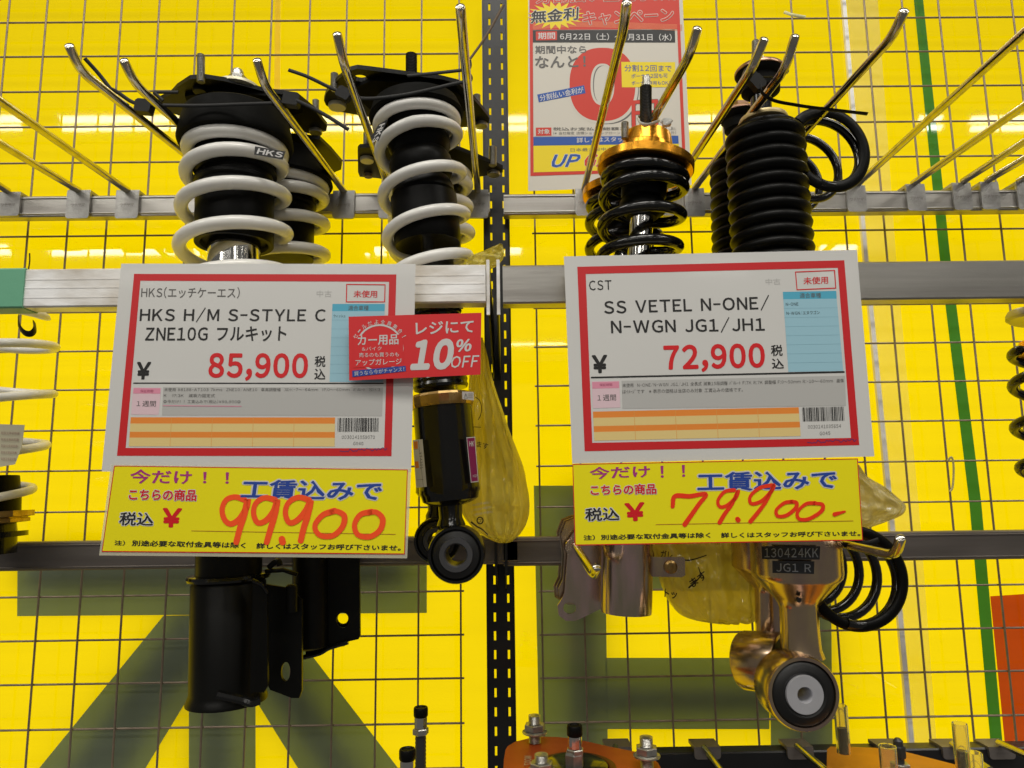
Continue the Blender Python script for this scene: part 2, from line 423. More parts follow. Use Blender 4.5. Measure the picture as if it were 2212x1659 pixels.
M_clear = mat('clear_laminate', (.72, .70, .55), .12, alpha=.45, coat=.3)
M_poster = mat('poster_paper', (.60, .57, .50), .5)
M_ptr = mat('poster_red', 'C8301C', .5)
M_pty = mat('poster_yellow', 'E8D000', .5)
M_ptb = mat('poster_blue', '1E4FA0', .5)
M_green_tape = mat('green_tape', '68A888', .4, bump=.1)
M_bag = film('yellow_bag', 'F0E478', 'FFF6A0', .6, .05, .12, .16, .28, .7)
M_bagw = film('pale_bag', 'D8CC88', 'FFF0A0', .5, .035, .1, .25)
M_bubble = film('cream_packing', 'F2E8B0', 'FFF6B8', .6, .05, .1, .2, .15, .7)
M_tube = mat('clear_plastic_tube', (.9, .85, .6), .08, trans=.95, ior=1.2)
M_lab = mat('black_label', (.012, .013, .016), .4)
M_labt = mat('label_grey_print', (.22, .23, .26), .5)
M_purple = mat('purple_sticker', '8A1E58', .35)
# ================================================================== THE SETTING
g = GLASS_Y
mb = MB(); mb.add([(-1.9, g, H-1.1), (2.0, g, H-1.1), (2.0, g, H+1.35), (-1.9, g, H+1.35)], [(0, 1, 2, 3)])
wall = mb.build('window_wall', M_yellow, smooth=False, kind='structure')
tag(wall, 'backlit yellow film on the shop window behind the grid')
def gp(px, py, dy=0.): return P(px, py, g+dy)
def filmpoly(polys, name, mt, dy=-.0015, par=wall):
    b = MB()
    for q in polys:
        b.add([gp(x, y, dy) for x, y in q], [tuple(range(len(q)))])
    return b.build(name, mt, par, smooth=False)
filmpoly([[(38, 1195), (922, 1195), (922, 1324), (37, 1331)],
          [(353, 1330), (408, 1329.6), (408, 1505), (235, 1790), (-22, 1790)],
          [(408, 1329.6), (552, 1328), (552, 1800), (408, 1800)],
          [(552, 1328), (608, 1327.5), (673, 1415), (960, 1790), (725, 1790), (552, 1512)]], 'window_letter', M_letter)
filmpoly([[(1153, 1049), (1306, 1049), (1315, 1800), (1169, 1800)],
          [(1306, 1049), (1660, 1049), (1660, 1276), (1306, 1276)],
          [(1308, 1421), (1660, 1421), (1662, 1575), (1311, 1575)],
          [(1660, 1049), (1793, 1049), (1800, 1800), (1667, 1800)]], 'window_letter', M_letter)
# unseen boards added behind the film, narrowed to give the letters soft shade
def board(px, py0):
    pass
bd = MB()
def bpoly(b, pts): b.prism([gp(x, y, .018) for x, y in pts], (0, .012, 0))
bpoly(bd, [(75, 1190), (885, 1190), (885, 1275), (75, 1275)]); bpoly(bd, [(440, 1275), (520, 1275), (520, 1800), (440, 1800)])
bpoly(bd, [(405, 1310), (440, 1330), (440, 1420), (215, 1790), (60, 1790)]); bpoly(bd, [(520, 1330), (575, 1310), (650, 1430), (870, 1790), (800, 1790), (520, 1400)])
bd.build('added_shade_board', M_board, wall)
bd = MB()
bpoly(bd, [(1215, 1060), (1285, 1060), (1290, 1800), (1225, 1800)]); bpoly(bd, [(1286, 1060), (1672, 1060), (1672, 1235), (1286, 1235)])
bpoly(bd, [(1286, 1470), (1672, 1470), (1672, 1535), (1286, 1535)]); bpoly(bd, [(1686, 1060), (1768, 1060), (1770, 1800), (1690, 1800)])
bd.build('added_shade_board', M_board, wall)
filmpoly([[(1970, -40), (1990, -40), (2052, 549), (2120, 1088), (2174, 1700), (2148, 1700), (2094, 1088), (2029, 549)]], 'green_stripe', M_green)
filmpoly([[(2139, 1288), (2260, 1280), (2270, 1700), (2180, 1700)]], 'orange_panel', M_orange)
filmpoly([[(1826, -40), (1893, -40), (1935, 549), (1988, 1134), (2030, 1700), (1984, 1700), (1931, 1134), (1874, 549)]], 'pale_panel', M_pale)
filmpoly([[(594, -40), (606, -40), (604, 340), (592, 340)]], 'film_seam', film('film_seam', 'E8C000', 'FFF0E0', .92, .03))
b = MB(); b.prism([gp(1816, -40, -.006), (gp(1824, -40, -.006)), gp(1875, 549, -.006), gp(1933, 1134, -.006), gp(1984, 1700, -.006), gp(1973, 1700, -.006), gp(1922, 1134, -.006), gp(1866, 549, -.006)], (0, .005, 0))
b.build('window_bar', M_mull, wall)

# ================================================================== WIRE GRIDS
GY = .8732; XL, XR, S, ZL0, ZR0, SZ = -.0564, .0405, .05, H+.6186, H+.6169, .0496
def wire_grid(lab, x0, i0, i1, z0):
    t = thing('wire_grid', lab, 'grid', (x0, GY, z0), 'wire grids in front of the window')
    proto = {}
    def wire(a, b, key):
        if key not in proto:
            m_ = MB(); m_.tube([V((0, 0, 0)), V(b)-V(a)], .00125, 6); o = m_.build('wire', M_wire, None, origin=(0, 0, 0)); 
            o.parent = t; proto[key] = o; o.location = V(a)-t.location; return
        o = proto[key].copy(); COL.objects.link(o); o.parent = t; o.location = V(a)-t.location
    rnd = random.Random(3)
    for i in range(i0, i1+1):
        j = rnd.uniform(-.0007, .0007)
        wire((x0+i*S+j, GY, z0-20*SZ), (x0+i*S+j, GY, z0+1.6*SZ), 'v')
    xa, xb = x0+i0*S-.004, x0+i1*S+.004
    for k in range(-1, 21):
        j = rnd.uniform(-.0006, .0006)
        wire((xa, GY+.0022, z0-k*SZ+j), (xb, GY+.0022, z0-k*SZ+j), 'h')
_b = MB.build
wire_grid('left wire grid of thin zinc wires behind the white spring struts', XL, -14, 0, ZL0)
wire_grid('right wire grid of thin zinc wires behind the black bellows', XR, 0, 16, ZR0)

# ================================================================== SLOTTED POST
def slotted_post():
    t = thing('slotted_post', 'black slotted steel upright between the two wire grids', 'post', (P(1075, 800, .862).x, .862, H))
    pc = lambda y: P(1068.5+15.5*y/1659, y, .862)
    top, bot = pc(-40), pc(1720); xc = (top.x+bot.x)/2
    W = .0162; s1, s2, sw = -.0068, .0092, .0013
    xs = [-W, s1-sw, s1+sw, s2-sw, s2+sw, W]; z = top.z; zs = [z]; holes = set(); r = 0
    while z > bot.z:
        zs.append(z-.0108); zs.append(z-.0211); holes.add((1, len(zs)-2)); holes.add((3, len(zs)-2)); z -= .0211
        r += 1
    b = MB(); th = .002; nx = len(xs); vs = []
    for y in (.862, .862+th):
        for zz in zs:
            for x in xs: vs.append((xc+x, y, zz))
    N = nx*len(zs); fs = []
    for j in range(len(zs)-1):
        for i in range(nx-1):
            a = j*nx+i; q = (a, a+nx, a+nx+1, a+1)
            if (i, j) in holes:
                for u, v_ in zip(q, q[1:]+q[:1]): fs.append((u, v_, v_+N, u+N))
            else: fs += [q, tuple(k+N for k in reversed(q))]
    b.add(vs, fs); b.build('front_plate', M_postm, t, smooth=False)
    for s in (-1, 1):
        c = MB(); x = xc+s*(W-.001); c.box((x-.0011, .8625, zs[-1]), (x+.0011, .883, zs[0])); c.build('side_flange', M_postm, t, smooth=False)
        c = MB(); c.tube([(xc+s*W*.97, .8612, zs[-1]), (xc+s*W*.97, .8612, zs[0])], .0009, 8); c.build('rolled_edge', M_postm, t)
slotted_post()

# ================================================================== RAILS
def rail(lab, x0, x1, yt, yb, xm, Y, depth, mt, tag_tape=None, lip=True, name='display_rail', x0z=None):
    a, b = P(xm, yt, Y), P(xm, yb, Y); X0, X1 = P(x0, (yt+yb)/2, Y).x, P(x1, (yt+yb)/2, Y).x
    t = thing(name, lab, 'rail', ((X0+X1)/2, Y, b.z), 'steel rails across the display')
    m_ = MB(); m_.box((X0, Y, b.z), (X1, Y+depth, a.z), bev=.0015); m_.build('rail_bar', mt, t, ang=30)
    if lip:
        for zz in (a.z-.0035, b.z+.0035):
            q = MB(); q.tube([(X0+.0004, Y-.0002, zz), (X1-.0004, Y-.0002, zz)], .0011, 8); q.build('pressed_rib', mt, t)
    return t, X0, X1, a.z, b.z
TY = .835
r1 = rail('upper left steel rail carrying the pegs of the white spring struts', -60, 1058, 421, 466, 300, TY, .016, M_steel)
r2 = rail('upper right steel rail carrying pegs behind the black struts', 1088, 2270, 417, 462, 1300, TY, .016, M_steel)
r3 = rail('scuffed aluminium rail with green tape behind the left price card', -60, 1049, 580, 663, 150, .632, .02, M_alu, lip=False)
t, X0, X1, za, zb = r3
for i, zz in enumerate((.25, .5, .72)):
    q = MB(); z_ = zb+(za-zb)*zz; q.box((X0+.001, .632-.0003, z_-.0006), (X1-.001, .6325, z_+.0006)); q.build('rail_groove', M_alu, t, smooth=False)
tp = MB(); xt = P(53, 620, .632).x; tp.box((X0, .6305, zb-.0008), (xt, .6535, za+.0008), bev=.0015); tp.build('green_tape', M_green_tape, t, label='green tape wrapped round the left end')
r4 = rail('grey steel rail behind the right price card', 1086, 2270, 572, 655, 1150, .632, .02, M_steel, lip=False)
r5 = rail('lower left dark steel rail behind the yellow price strip', -60, 1118, 1171, 1233, 100, .80, .018, M_steeld)
r6 = rail('lower right dark steel rail reaching past the ring spring', 1088, 2270, 1160, 1222, 1200, .80, .018, M_steeld)
r7 = rail('black steel rail at the bottom right edge carrying more pegs', 1395, 2270, 1621, 1700, 1800, .80, .02, M_postm, lip=False)
# shelf bracket arms that hold the middle rails off the post
def bracket(lab, xa, yt, yb, Yf, Yb, wpx, mt):
    a = P(xa, yt, Yf); b_ = P(xa, yb, Yf); w_ = wpx*mpp(a)/2
    t = thing('shelf_bracket', lab, 'bracket', (a.x, Yb, b_.z), 'bracket arms on the slotted post')
    for s in (-1, 1):
        m_ = MB(); m_.prism([(a.x+s*w_, Yf, a.z), (a.x+s*w_, Yf, b_.z), (a.x+s*w_, Yb, b_.z-.03), (a.x+s*w_, Yb, a.z+.004)], (.0016*-s, 0, 0)); m_.build('bracket_arm', mt, t, smooth=False)
    for s in (-1, 1):
        m_ = MB(); m_.box((a.x+s*w_-.0015, Yf-.003, b_.z-.004), (a.x+s*w_+.0015, Yf-.0002, a.z+.004)); m_.build('bracket_lip', mt if wpx > 23 and False else (M_alu if wpx < 22.5 and yt < 900 else mt), t, smooth=False)
bracket('steel bracket arm holding the middle rails at the post', 1065, 572, 672, .636, .862, 22, M_postm)
bracket('dark bracket arm at the post below the lower rails', 1082, 1160, 1235, .795, .862, 22, M_postm)

# ================================================================== PEGS
def Yfor(px, py, Z):
    d = ray(px, py); return d.y*(Z-H)/d.z
def peg(lab, base, bend, tip, clip=None, Y0=TY, r=.0041, tiprise=.018, bendY=None, clipsize=(46, 44), group='chrome display pegs', mt=None, clipmt=None):
    t = thing('display_peg', lab, 'peg', (0, 0, 0), group)
    a = P(base[0], base[1], Y0-.002); t.location = a
    Yb = bendY or Yfor(bend[0], bend[1], a.z+.004)
    b_ = P(bend[0], bend[1], Yb); b_.z = b_.z
    if tip:
        dz = tiprise; c = P(tip[0], tip[1], Yb-.022)
        ab = (b_-a).normalized(); bc = (c-b_).normalized(); pts = [a]
        for q in range(9):
            u = q/8; k = .013; pts.append((b_-ab*k)*(1-u)**2+b_*2*u*(1-u)+(b_+bc*k)*u*u)
        pts += [c-bc*.003, c-bc*.0012, c-bc*.0004, c]
        m_ = MB(); m_.tube(pts, [r]*(len(pts)-3)+[r*.92, r*.6, r*.2], 12)
    else:
        m_ = MB(); m_.tube([a, b_], r, 12)
    m_.build('rod', mt or M_peg, t)
    if clip:
        cx, yt, yb = clip; w_ = clipsize[0]/2
        pa, pb = P(cx-w_, yt, Y0-.004), P(cx+w_, yb, Y0-.004)
        q = MB(); zc0, zc1 = pb.z, pa.z; x0_, x1_ = pa.x, pb.x; rr = .003
        out = [(x0_+rr, zc0), (x1_-rr, zc0), (x1_-rr*.3, zc0+rr*.3), (x1_, zc0+rr), (x1_, zc1-rr*.4), (x1_-rr*.4, zc1), (x0_+rr*.4, zc1), (x0_, zc1-rr*.4), (x0_, zc0+rr), (x0_+rr*.3, zc0+rr*.3)]
        q.prism([(x, Y0-.004, z) for x, z in out], (0, .0035, 0)); q.box((x0_, Y0-.0035, zc1-.0015), (x1_, Y0+.0215, zc1+.0022))
        q.build('clip', clipmt or M_clip, t, ang=25)
        sf = Surf(Y0-.0042, cx, (yt+yb)/2); tx = MB()
        text(sf, 'ワテヤマ', (cx-15, (yt+yb)/2-3), (cx+15, (yt+yb)/2-4), (cx-15, (yt+yb)/2+4), M_steeld, t, .0002, name='embossed_mark')
    return t
peg('bare peg rod at the far left edge entering low', (17, 413), (-75, 352), None, (17, 418, 466))
peg('second bare peg from the left on the upper rail', (170, 412), (-60, 274), None, (168, 414, 471))
peg('third bare peg from the left, highest of the bare left ones', (276, 412), (-60, 176), None, (274, 414, 471))
peg('outermost bent peg holding the left white spring strut', (501, 413), (172, 152), (148, 95), None)
peg('short bent peg tip left of the left strut top plate', (547, 413), (291, 181), (265.6, 127), None)
peg('bent peg crossing the right side of the left white strut', (743, 413), (571, 184), (554, 126), (742, 415, 471))
peg('bent peg in front of the bolt cup of the second white strut', (843, 413), (742, 136), (727, 69), (841, 418, 471))
peg('tallest bent peg left of the slotted post', (1032, 413), (998, 62), (994, 12), (1032, 413, 470))
peg('bent peg crossing the poster in front of its zero', (1262, 408), (1348, 56), (1354, 2), (1265, 411, 465))
peg('bent peg rising behind the gold topped strut', (1325, 410), (1489, 120), (1508, 57), (1440, 411, 465))
peg('bent peg whose tip stands before the bronze washer', (1456, 405), (1624, 150), (1653, 80), None)
peg('bent peg with its tip right of the bronze washer', (1501, 406), (1697, 148), (1719, 73), (1501, 410, 467))
peg('long bent peg passing through the loose ring spring', (1631, 403), (1928, 80), (1955, 19), (1608, 408, 465))
peg('thick bare peg right of the loose ring spring', (1853, 397), (2290, 0), None, (1851, 404, 457))
peg('second bare peg from the right spring, middle height', (1973, 396), (2290, 175), None, (1980, 401, 455))
peg('third bare peg right of the green stripe', (2080, 392), (2290, 256), None, (2080, 398, 453))
peg('fourth bare peg near the right edge of the rail', (2131, 391), (2290, 297), None, (2140, 396, 452))
peg('last bare peg at the right edge of the upper rail', (2200, 391), (2290, 340), None, (2218, 395, 452))
peg('low bent peg between the pink tube and its ears', (1244, 1180), (1284, 1246), (1290, 1224), None, Y0=.765, bendY=.66)
peg('low bent peg beside the lower ring spring', (1660, 1138), (1935, 1201), (1946, 1160), None, Y0=.80, bendY=.60)
for i, (a, b_, l) in enumerate((((1329, 1600), (1350, 1700), 'bottom rail peg behind the red plate'), ((1521, 1602), (1590, 1710), 'bottom rail peg left of the rubber eye'),
        ((1722, 1598), (1830, 1705), 'bottom rail peg below the silver bushing eye'), ((1922, 1599), (2010, 1680), 'bottom rail peg behind the orange plate'),
        ((2058, 1594), (2140, 1665), 'bottom rail peg beside the tallest clear tube'), ((2158, 1591), (2260, 1650), 'bottom rail peg at the right corner'))):
    peg(l, (a[0], a[1]+14), b_, None, (a[0]+8, 1619, 1640), Y0=.80, bendY=.70, r=.0036, clipsize=(58, 30), clipmt=M_steeld)

# ================================================================== POSTER
pf = Surf(.8685, 1310, 200, tilt=0, curve=.05)
pf.conv = lambda x, y: (640+.3472*x, .3472*y)        # measured on an enlarged crop
def Z3(x, y): return ((1344+.3924*x-640)/.3472, .3924*y/.3472)
poster = thing('sale_poster', 'large red and yellow zero interest campaign poster taped to the grid', 'poster', P(1310, 410, .868))
sheet(pf, [(1443, -150), Z3(326, -130), Z3(382, 1018), (1443, 1188)], 'poster_sheet', M_poster, poster, 0, thick=.0004)
def prect(c, name, mt, lift=.0004): return sheet(pf, c, name, mt, poster, lift, n=10, m=1)
R = lambda x0, y0, x1, y1: [(x0, y0), (x1, y0), (x1, y1), (x0, y1)]
xr = Z3(302, 0)[0]
frame_rect(pf, [(1450, -140), Z3(308, -120), Z3(352, 940), (1457, 1095)], [(1470, -138), Z3(292, -120), Z3(334, 925), (1476, 1073)], 'red_border', M_ptr, poster, .0008)
prect([(1452, -130), Z3(302, -120), Z3(312, 160), (1455, 186)], 'red_header', M_ptr, .0005)
b = MB()
for k in range(6): stroke(pf, b, [(1460, 150+6*k), (1800, 135+6*k), (2400, 155+7*k)], 2.2, .0007)
b.build('header_stripe', mat('poster_streak', 'E89060', .5), poster, smooth=False)
b = MB(); pts = []
for k in range(40):
    a = 2*math.pi*k/40; rr = 1.0 if k % 2 else .62; pts.append(pf.P(1612+185*rr*math.cos(a), 96+90*rr*math.sin(a), .0009))
c_ = pf.P(1612, 96, .0009); b.add([c_]+pts, [(0, 1+(k+1) % 40, 1+k) for k in range(40)]); b.build('yellow_burst', M_pty, poster, smooth=False)
T = lambda s, TL, TR, BL, mt, **k: text(pf, s, TL, TR, BL, mt, poster, **k)
T('分割払い金利手数料', (1490, -60), (2430, -85), (1490, 22), M_ptr, lift=.0014, bold=.03, outline=M_poster, ow=.05)
T('無金利', (1462, 66), (1757, 42), (1458, 146), M_ink, lift=.0016, bold=.03, outline=M_poster, ow=.06)
T('キャンペーン', (1782, 74), Z3(282, 44), (1784, 160), M_ptr, lift=.0016, bold=.035, outline=M_poster, ow=.06)
prect([(1465, 188), Z3(290, 163), Z3(292, 234), (1467, 264)], 'date_band', M_ink, .0006)
prect([(1490, 196), (1622, 194), (1622, 249), (1491, 251)], 'red_box', M_ptr, .0008)
T('期間', (1503, 203), (1610, 201), (1504, 244), M_wink, lift=.0011, bold=.02)
T('6月22日（土）～7月31日（水）', (1640, 204), Z3(272, 186), (1641, 248), M_wink, lift=.0011, bold=.02)
prect([(1475, 266), Z3(291, 236), Z3(300, 745), (1477, 848)], 'cream_field', M_poster, .0006)
# the big zero: blue shade, red ring
b = MB(); n = 56
def oval(b, c, ro, ri, lift, off=(0, 0)):
    vs = []
    for k in range(n):
        a = 2*math.pi*k/n; ex = lambda r: (abs(math.cos(a))**.85*math.copysign(1, math.cos(a))*r[0], abs(math.sin(a))**.85*math.copysign(1, math.sin(a))*r[1])
        o = ex(ro); i = ex(ri); vs += [pf.P(c[0]+o[0]+off[0], c[1]+o[1]+off[1], lift), pf.P(c[0]+i[0]+off[0]*.6, c[1]+i[1]+off[1]*.3, lift)]
    b.add(vs, [(2*k, 2*k+1, (2*k+3) % (2*n), (2*k+2) % (2*n)) for k in range(n)])
b = MB(); oval(b, (1905, 525), (205, 228), (66, 122), .0008, (22, 20)); b.build('zero_shade', M_inkg, poster, smooth=False)
b = MB(); oval(b, (1905, 525), (218, 240), (62, 118), .0010, (5, 4)); b.build('zero_edge', M_poster, poster, smooth=False)
b = MB(); oval(b, (1905, 525), (205, 228), (74, 130), .0012); b.build('big_zero', M_ptr, poster, smooth=False)
T('円', (2085, 625), (2250, 618), (2088, 790), M_ptr, lift=.0012, bold=.04, outline=M_inkg, ow=.03)
T('期間中なら', (1485, 284), (1805, 283), (1487, 334), M_inkg, lift=.0014, bold=.03)
T('なんと！', (1485, 350), (1800, 344), (1487, 424), M_inkg, lift=.0016, bold=.035)
prect([(1499, 588), (1791, 530), (1800, 580), (1509, 636)], 'blue_strip', M_ptb, .0014)
T('分割払い金利が', (1512, 592), (1784, 538), (1518, 630), M_wink, lift=.0017, bold=.015)
prect([(2022, 385), Z3(291, 342), Z3(296, 480), (2026, 543)], 'yellow_box', M_pty, .0014)
T('分割12回まで', (2042, 402), Z3(272, 358), (2043, 444), M_navy, lift=.0017, bold=.01)
T('ボーナス2回も可', (2084, 460), Z3(250, 404), (2085, 488), M_navy, lift=.0017, bold=.01)
T('ボーナス併用もOK！', (2086, 504), Z3(262, 444), (2087, 530), M_navy, lift=.0017, bold=.01)
prect([(1490, 794), (1587, 793), (1588, 844), (1491, 846)], 'red_box', M_ptr, .0009)
T('対象', (1502, 803), (1577, 802), (1503, 834), M_wink, lift=.0012, bold=.02)
T('税込お支払い総額30,000円以上', (1598, 792), Z3(296, 698), (1598, 813), M_inkg, lift=.0012, bold=.015)
T('（※当社指定 店頭ショッピングローン ※クレジットカードは対象外）', (1598, 819), Z3(296, 722), (1598, 838), M_inkg, lift=.0012)
prect([(1475, 852), Z3(309, 747), Z3(311, 790), (1476, 906)], 'blue_band', M_ptb, .0009)
T('詳しくはスタッフまで', (1744, 856), (2160, 846), (1745, 888), M_wink, lift=.0012, bold=.02)
prect([(1476, 907), Z3(312, 792), Z3(322, 926), (1477, 1072)], 'yellow_panel', M_pty, .0009)
T('日本最大級中古カー用品', (1706, 922), (2120, 912), (1707, 944), M_inkg, lift=.0012)
T('UP', (1596, 962), (1772, 958), (1586, 1042), M_ptb, lift=.0014, bold=.05, outline=M_wink, ow=.05, shear=.25)
T('GARAGE', (1798, 958), (2290, 944), (1790, 1040), M_ptr, lift=.0014, bold=.05, outline=M_wink, ow=.04, shear=.25)
# ================================================================== PRICE CARDS
cl = lambda x, y: (192+.4244*x, 544+.4244*y)
cr = lambda x, y: (1184+.4437*x, 512+.4437*y)
HK = 'HKS'
def barcode(sf, c, par, seed):
    rnd = random.Random(seed); b = MB(); u = 0
    TL, TR, BR, BL = c
    while u < 1:
        w_ = rnd.choice((.008, .008, .016, .026)); 
        if u+w_ > 1: break
        f = lambda s, t: (TL[0]+(TR[0]-TL[0])*s+(BL[0]-TL[0])*t, TL[1]+(TR[1]-TL[1])*s+(BL[1]-TL[1])*t)
        b.add([sf.P(*f(u, 0), .0006), sf.P(*f(u, 1), .0006), sf.P(*f(u+w_, 1), .0006), sf.P(*f(u+w_, 0), .0006)], [(0, 1, 2, 3)])
        u += w_+rnd.choice((.008, .012, .02))
    b.build('barcode', M_ink, par, smooth=False)
def card(sf, lab, D):
    t = thing('price_card', lab, 'price card', sf.P(*D['corners'][3]), 'price cards hung on the middle rails')
    sheet(sf, D['corners'], 'card_sheet', M_paper, t, 0, thick=.0009, n=16, m=8)
    q = lambda c, n_, mt, lf=.0004, n=12: sheet(sf, c, n_, mt, t, lf, n=n, m=6)
    tx = lambda s, a, b_, c, mt, **k: text(sf, s, a, b_, c, mt, t, **k)
    frame_rect(sf, D['ro'], D['ri'], 'red_border', M_red, t, .0004)
    for (s, a, b_, c, mt, kw) in D['texts']: tx(s, a, b_, c, mt, **kw)
    o, i = D['box']; frame_rect(sf, o, i, 'red_box', M_redd, t, .0005)
    q(D['hdr'], 'blue_header', M_cyan); q(D['blue'], 'blue_field', M_cyl)
    a, b_, c, d = D['blue']
    bb = MB()
    for k in range(1, 8):
        u = k/8; stroke(sf, bb, [(a[0]+(d[0]-a[0])*u, a[1]+(d[1]-a[1])*u), (b_[0]+(c[0]-b_[0])*u, b_[1]+(c[1]-b_[1])*u)], 1.6, .0006)
    bb.build('blue_rule', M_cyln, t, smooth=False)
    bb = MB(); stroke(sf, bb, D['line'][:2], D['line'][2], .0005); bb.build('black_rule', M_ink, t, smooth=False)
    q(D['pink'], 'pink_box', M_pinkl); q(D['pinkh'], 'pink_header', M_pinkd, .0006)
    q(D['grey'], 'grey_field', M_greyp)
    TL, TR, BR, BL = D['tab']; f = lambda u, v: (TL[0]*(1-u)*(1-v)+TR[0]*u*(1-v)+BR[0]*u*v+BL[0]*(1-u)*v, TL[1]*(1-u)*(1-v)+TR[1]*u*(1-v)+BR[1]*u*v+BL[1]*(1-u)*v)
    ys = [0, .215, .5, .70, 1.0]
    for k in range(4): q([f(0, ys[k]), f(1, ys[k]), f(1, ys[k+1]), f(0, ys[k+1])], 'table_row', M_orp if k % 2 == 0 else M_crp)
    bb = MB()
    for k in range(1, 5): stroke(sf, bb, [f(k/5, 0), f(k/5, 1)], 2.2, .0006)
    bb.build('column_rule', mat('table_rule', 'E0A050', .5), t, smooth=False)
    barcode(sf, D['bar'], t, D['seed'])
    bb = MB(); x0, y0 = D['scr']; rnd = random.Random(5); pts = [(x0+k*8.5, y0-k*.3+rnd.uniform(-7, 7)) for k in range(29)]
    stroke(sf, bb, pts, 3, .0008, 4); bb.build('pen_scribble', mat('scribble_ink', '3A3070', .5), t, smooth=False)
    return t
B = lambda **k: k
SL = Surf(.600, 560, 790, tilt=.03, curve=.16, conv=cl)
LD = dict(corners=[(165, 60), (1663, 62), (1640, 1120), (65, 1118)], seed=3,
  ro=[(230, 112), (1565, 115), (1540, 1040), (143, 1038)], ri=[(262, 147), (1528, 152), (1503, 1000), (187, 998)],
  box=([(1310, 163), (1510, 165), (1508, 257), (1308, 257)], [(1315, 168), (1505, 170), (1503, 252), (1313, 252)]),
  hdr=[(1240, 265), (1507, 265), (1505, 302), (1238, 302)], blue=[(1238, 302), (1505, 302), (1497, 665), (1225, 662)],
  line=((228, 668), (1498, 670), 6), pink=[(225, 690), (368, 692), (355, 830), (215, 828)], pinkh=[(228, 693), (365, 694), (363, 722), (225, 721)],
  grey=[(378, 688), (1497, 690), (1492, 836), (372, 832)], tab=[(213, 842), (1253, 843), (1251, 991), (203, 990)],
  bar=[(1267, 845), (1480, 845), (1478, 915), (1265, 915)], scr=(1278, 1012),
  texts=[('HKS(エッチケーエス)', (268, 178), (770, 180), (265, 235), M_inkg, B(bold=.015)),
   ('中古', (1160, 196), (1236, 196), (1159, 230), M_faint, {}), ('未使用', (1348, 196), (1468, 197), (1347, 232), M_redd, B(bold=.02)),
   ('適合車種', (1321, 273), (1424, 273), (1320, 298), M_inkg, B(lift=.0007)), ('ウィッシュ', (1246, 319), (1306, 319), (1245, 334), M_ink, B(lift=.0008)),
   ('HKS H/M S-STYLE C', (262, 282), (1208, 284), (257, 358), M_ink, B(bold=.03, res=3)), ('ZNE10G フルキット', (290, 381), (1008, 378), (285, 458), M_ink, B(bold=.03, res=3)),
   ('¥', (245, 560), (318, 560), (238, 650), M_ink, B(bold=.06)), ('85,900', (612, 514), (1118, 516), (606, 656), M_redd, B(bold=.055, res=4)),
   ('税', (1150, 530), (1206, 530), (1148, 586), M_ink, B(bold=.03)), ('込', (1149, 594), (1205, 594), (1147, 650), M_ink, B(bold=.03)),
   ('保証期間', (262, 701), (328, 701), (261, 716), mat('rose_ink', 'B05878', .5), B(lift=.0009)), ('１週間', (244, 758), (342, 759), (242, 787), M_inkg, B(lift=.0008)),
   ('未使用 88188-AT103 7kms  ZNE10/ANE10  車高調整幅  ﾌﾛﾝﾄ:-7～-64mm  ﾘｱ:0～-60mm  ﾊﾞﾈﾚｰﾄ  ﾌﾛﾝﾄ:3', (384, 692), (1483, 692), (383, 710), M_inkg, B(lift=.0008)),
   ('Ｋ　ﾘｱ:3K　減衰力固定式', (382, 722), (642, 723), (381, 740), M_inkg, B(lift=.0008)), ('◎今だけ！！工賃込みで(税込)¥99,900◎', (380, 753), (772, 754), (379, 771), M_inkg, B(lift=.0008)),
   ('0030141059070', (1288, 934), (1456, 934), (1287, 952), M_inkg, {}), ('G040', (1346, 967), (1397, 967), (1345, 984), M_inkg, {})])
cardL = card(SL, 'left price card, red bordered, priced 85,900 with a red sticker on it', LD)
bb = MB(); stroke(SL, bb, [(378, 783), (775, 786)], 4, .0009); bb.build('pink_underline', M_pinkd, cardL, smooth=False)
SRr = Surf(.600, 1553, 770, tilt=.03, curve=.10, conv=cr)
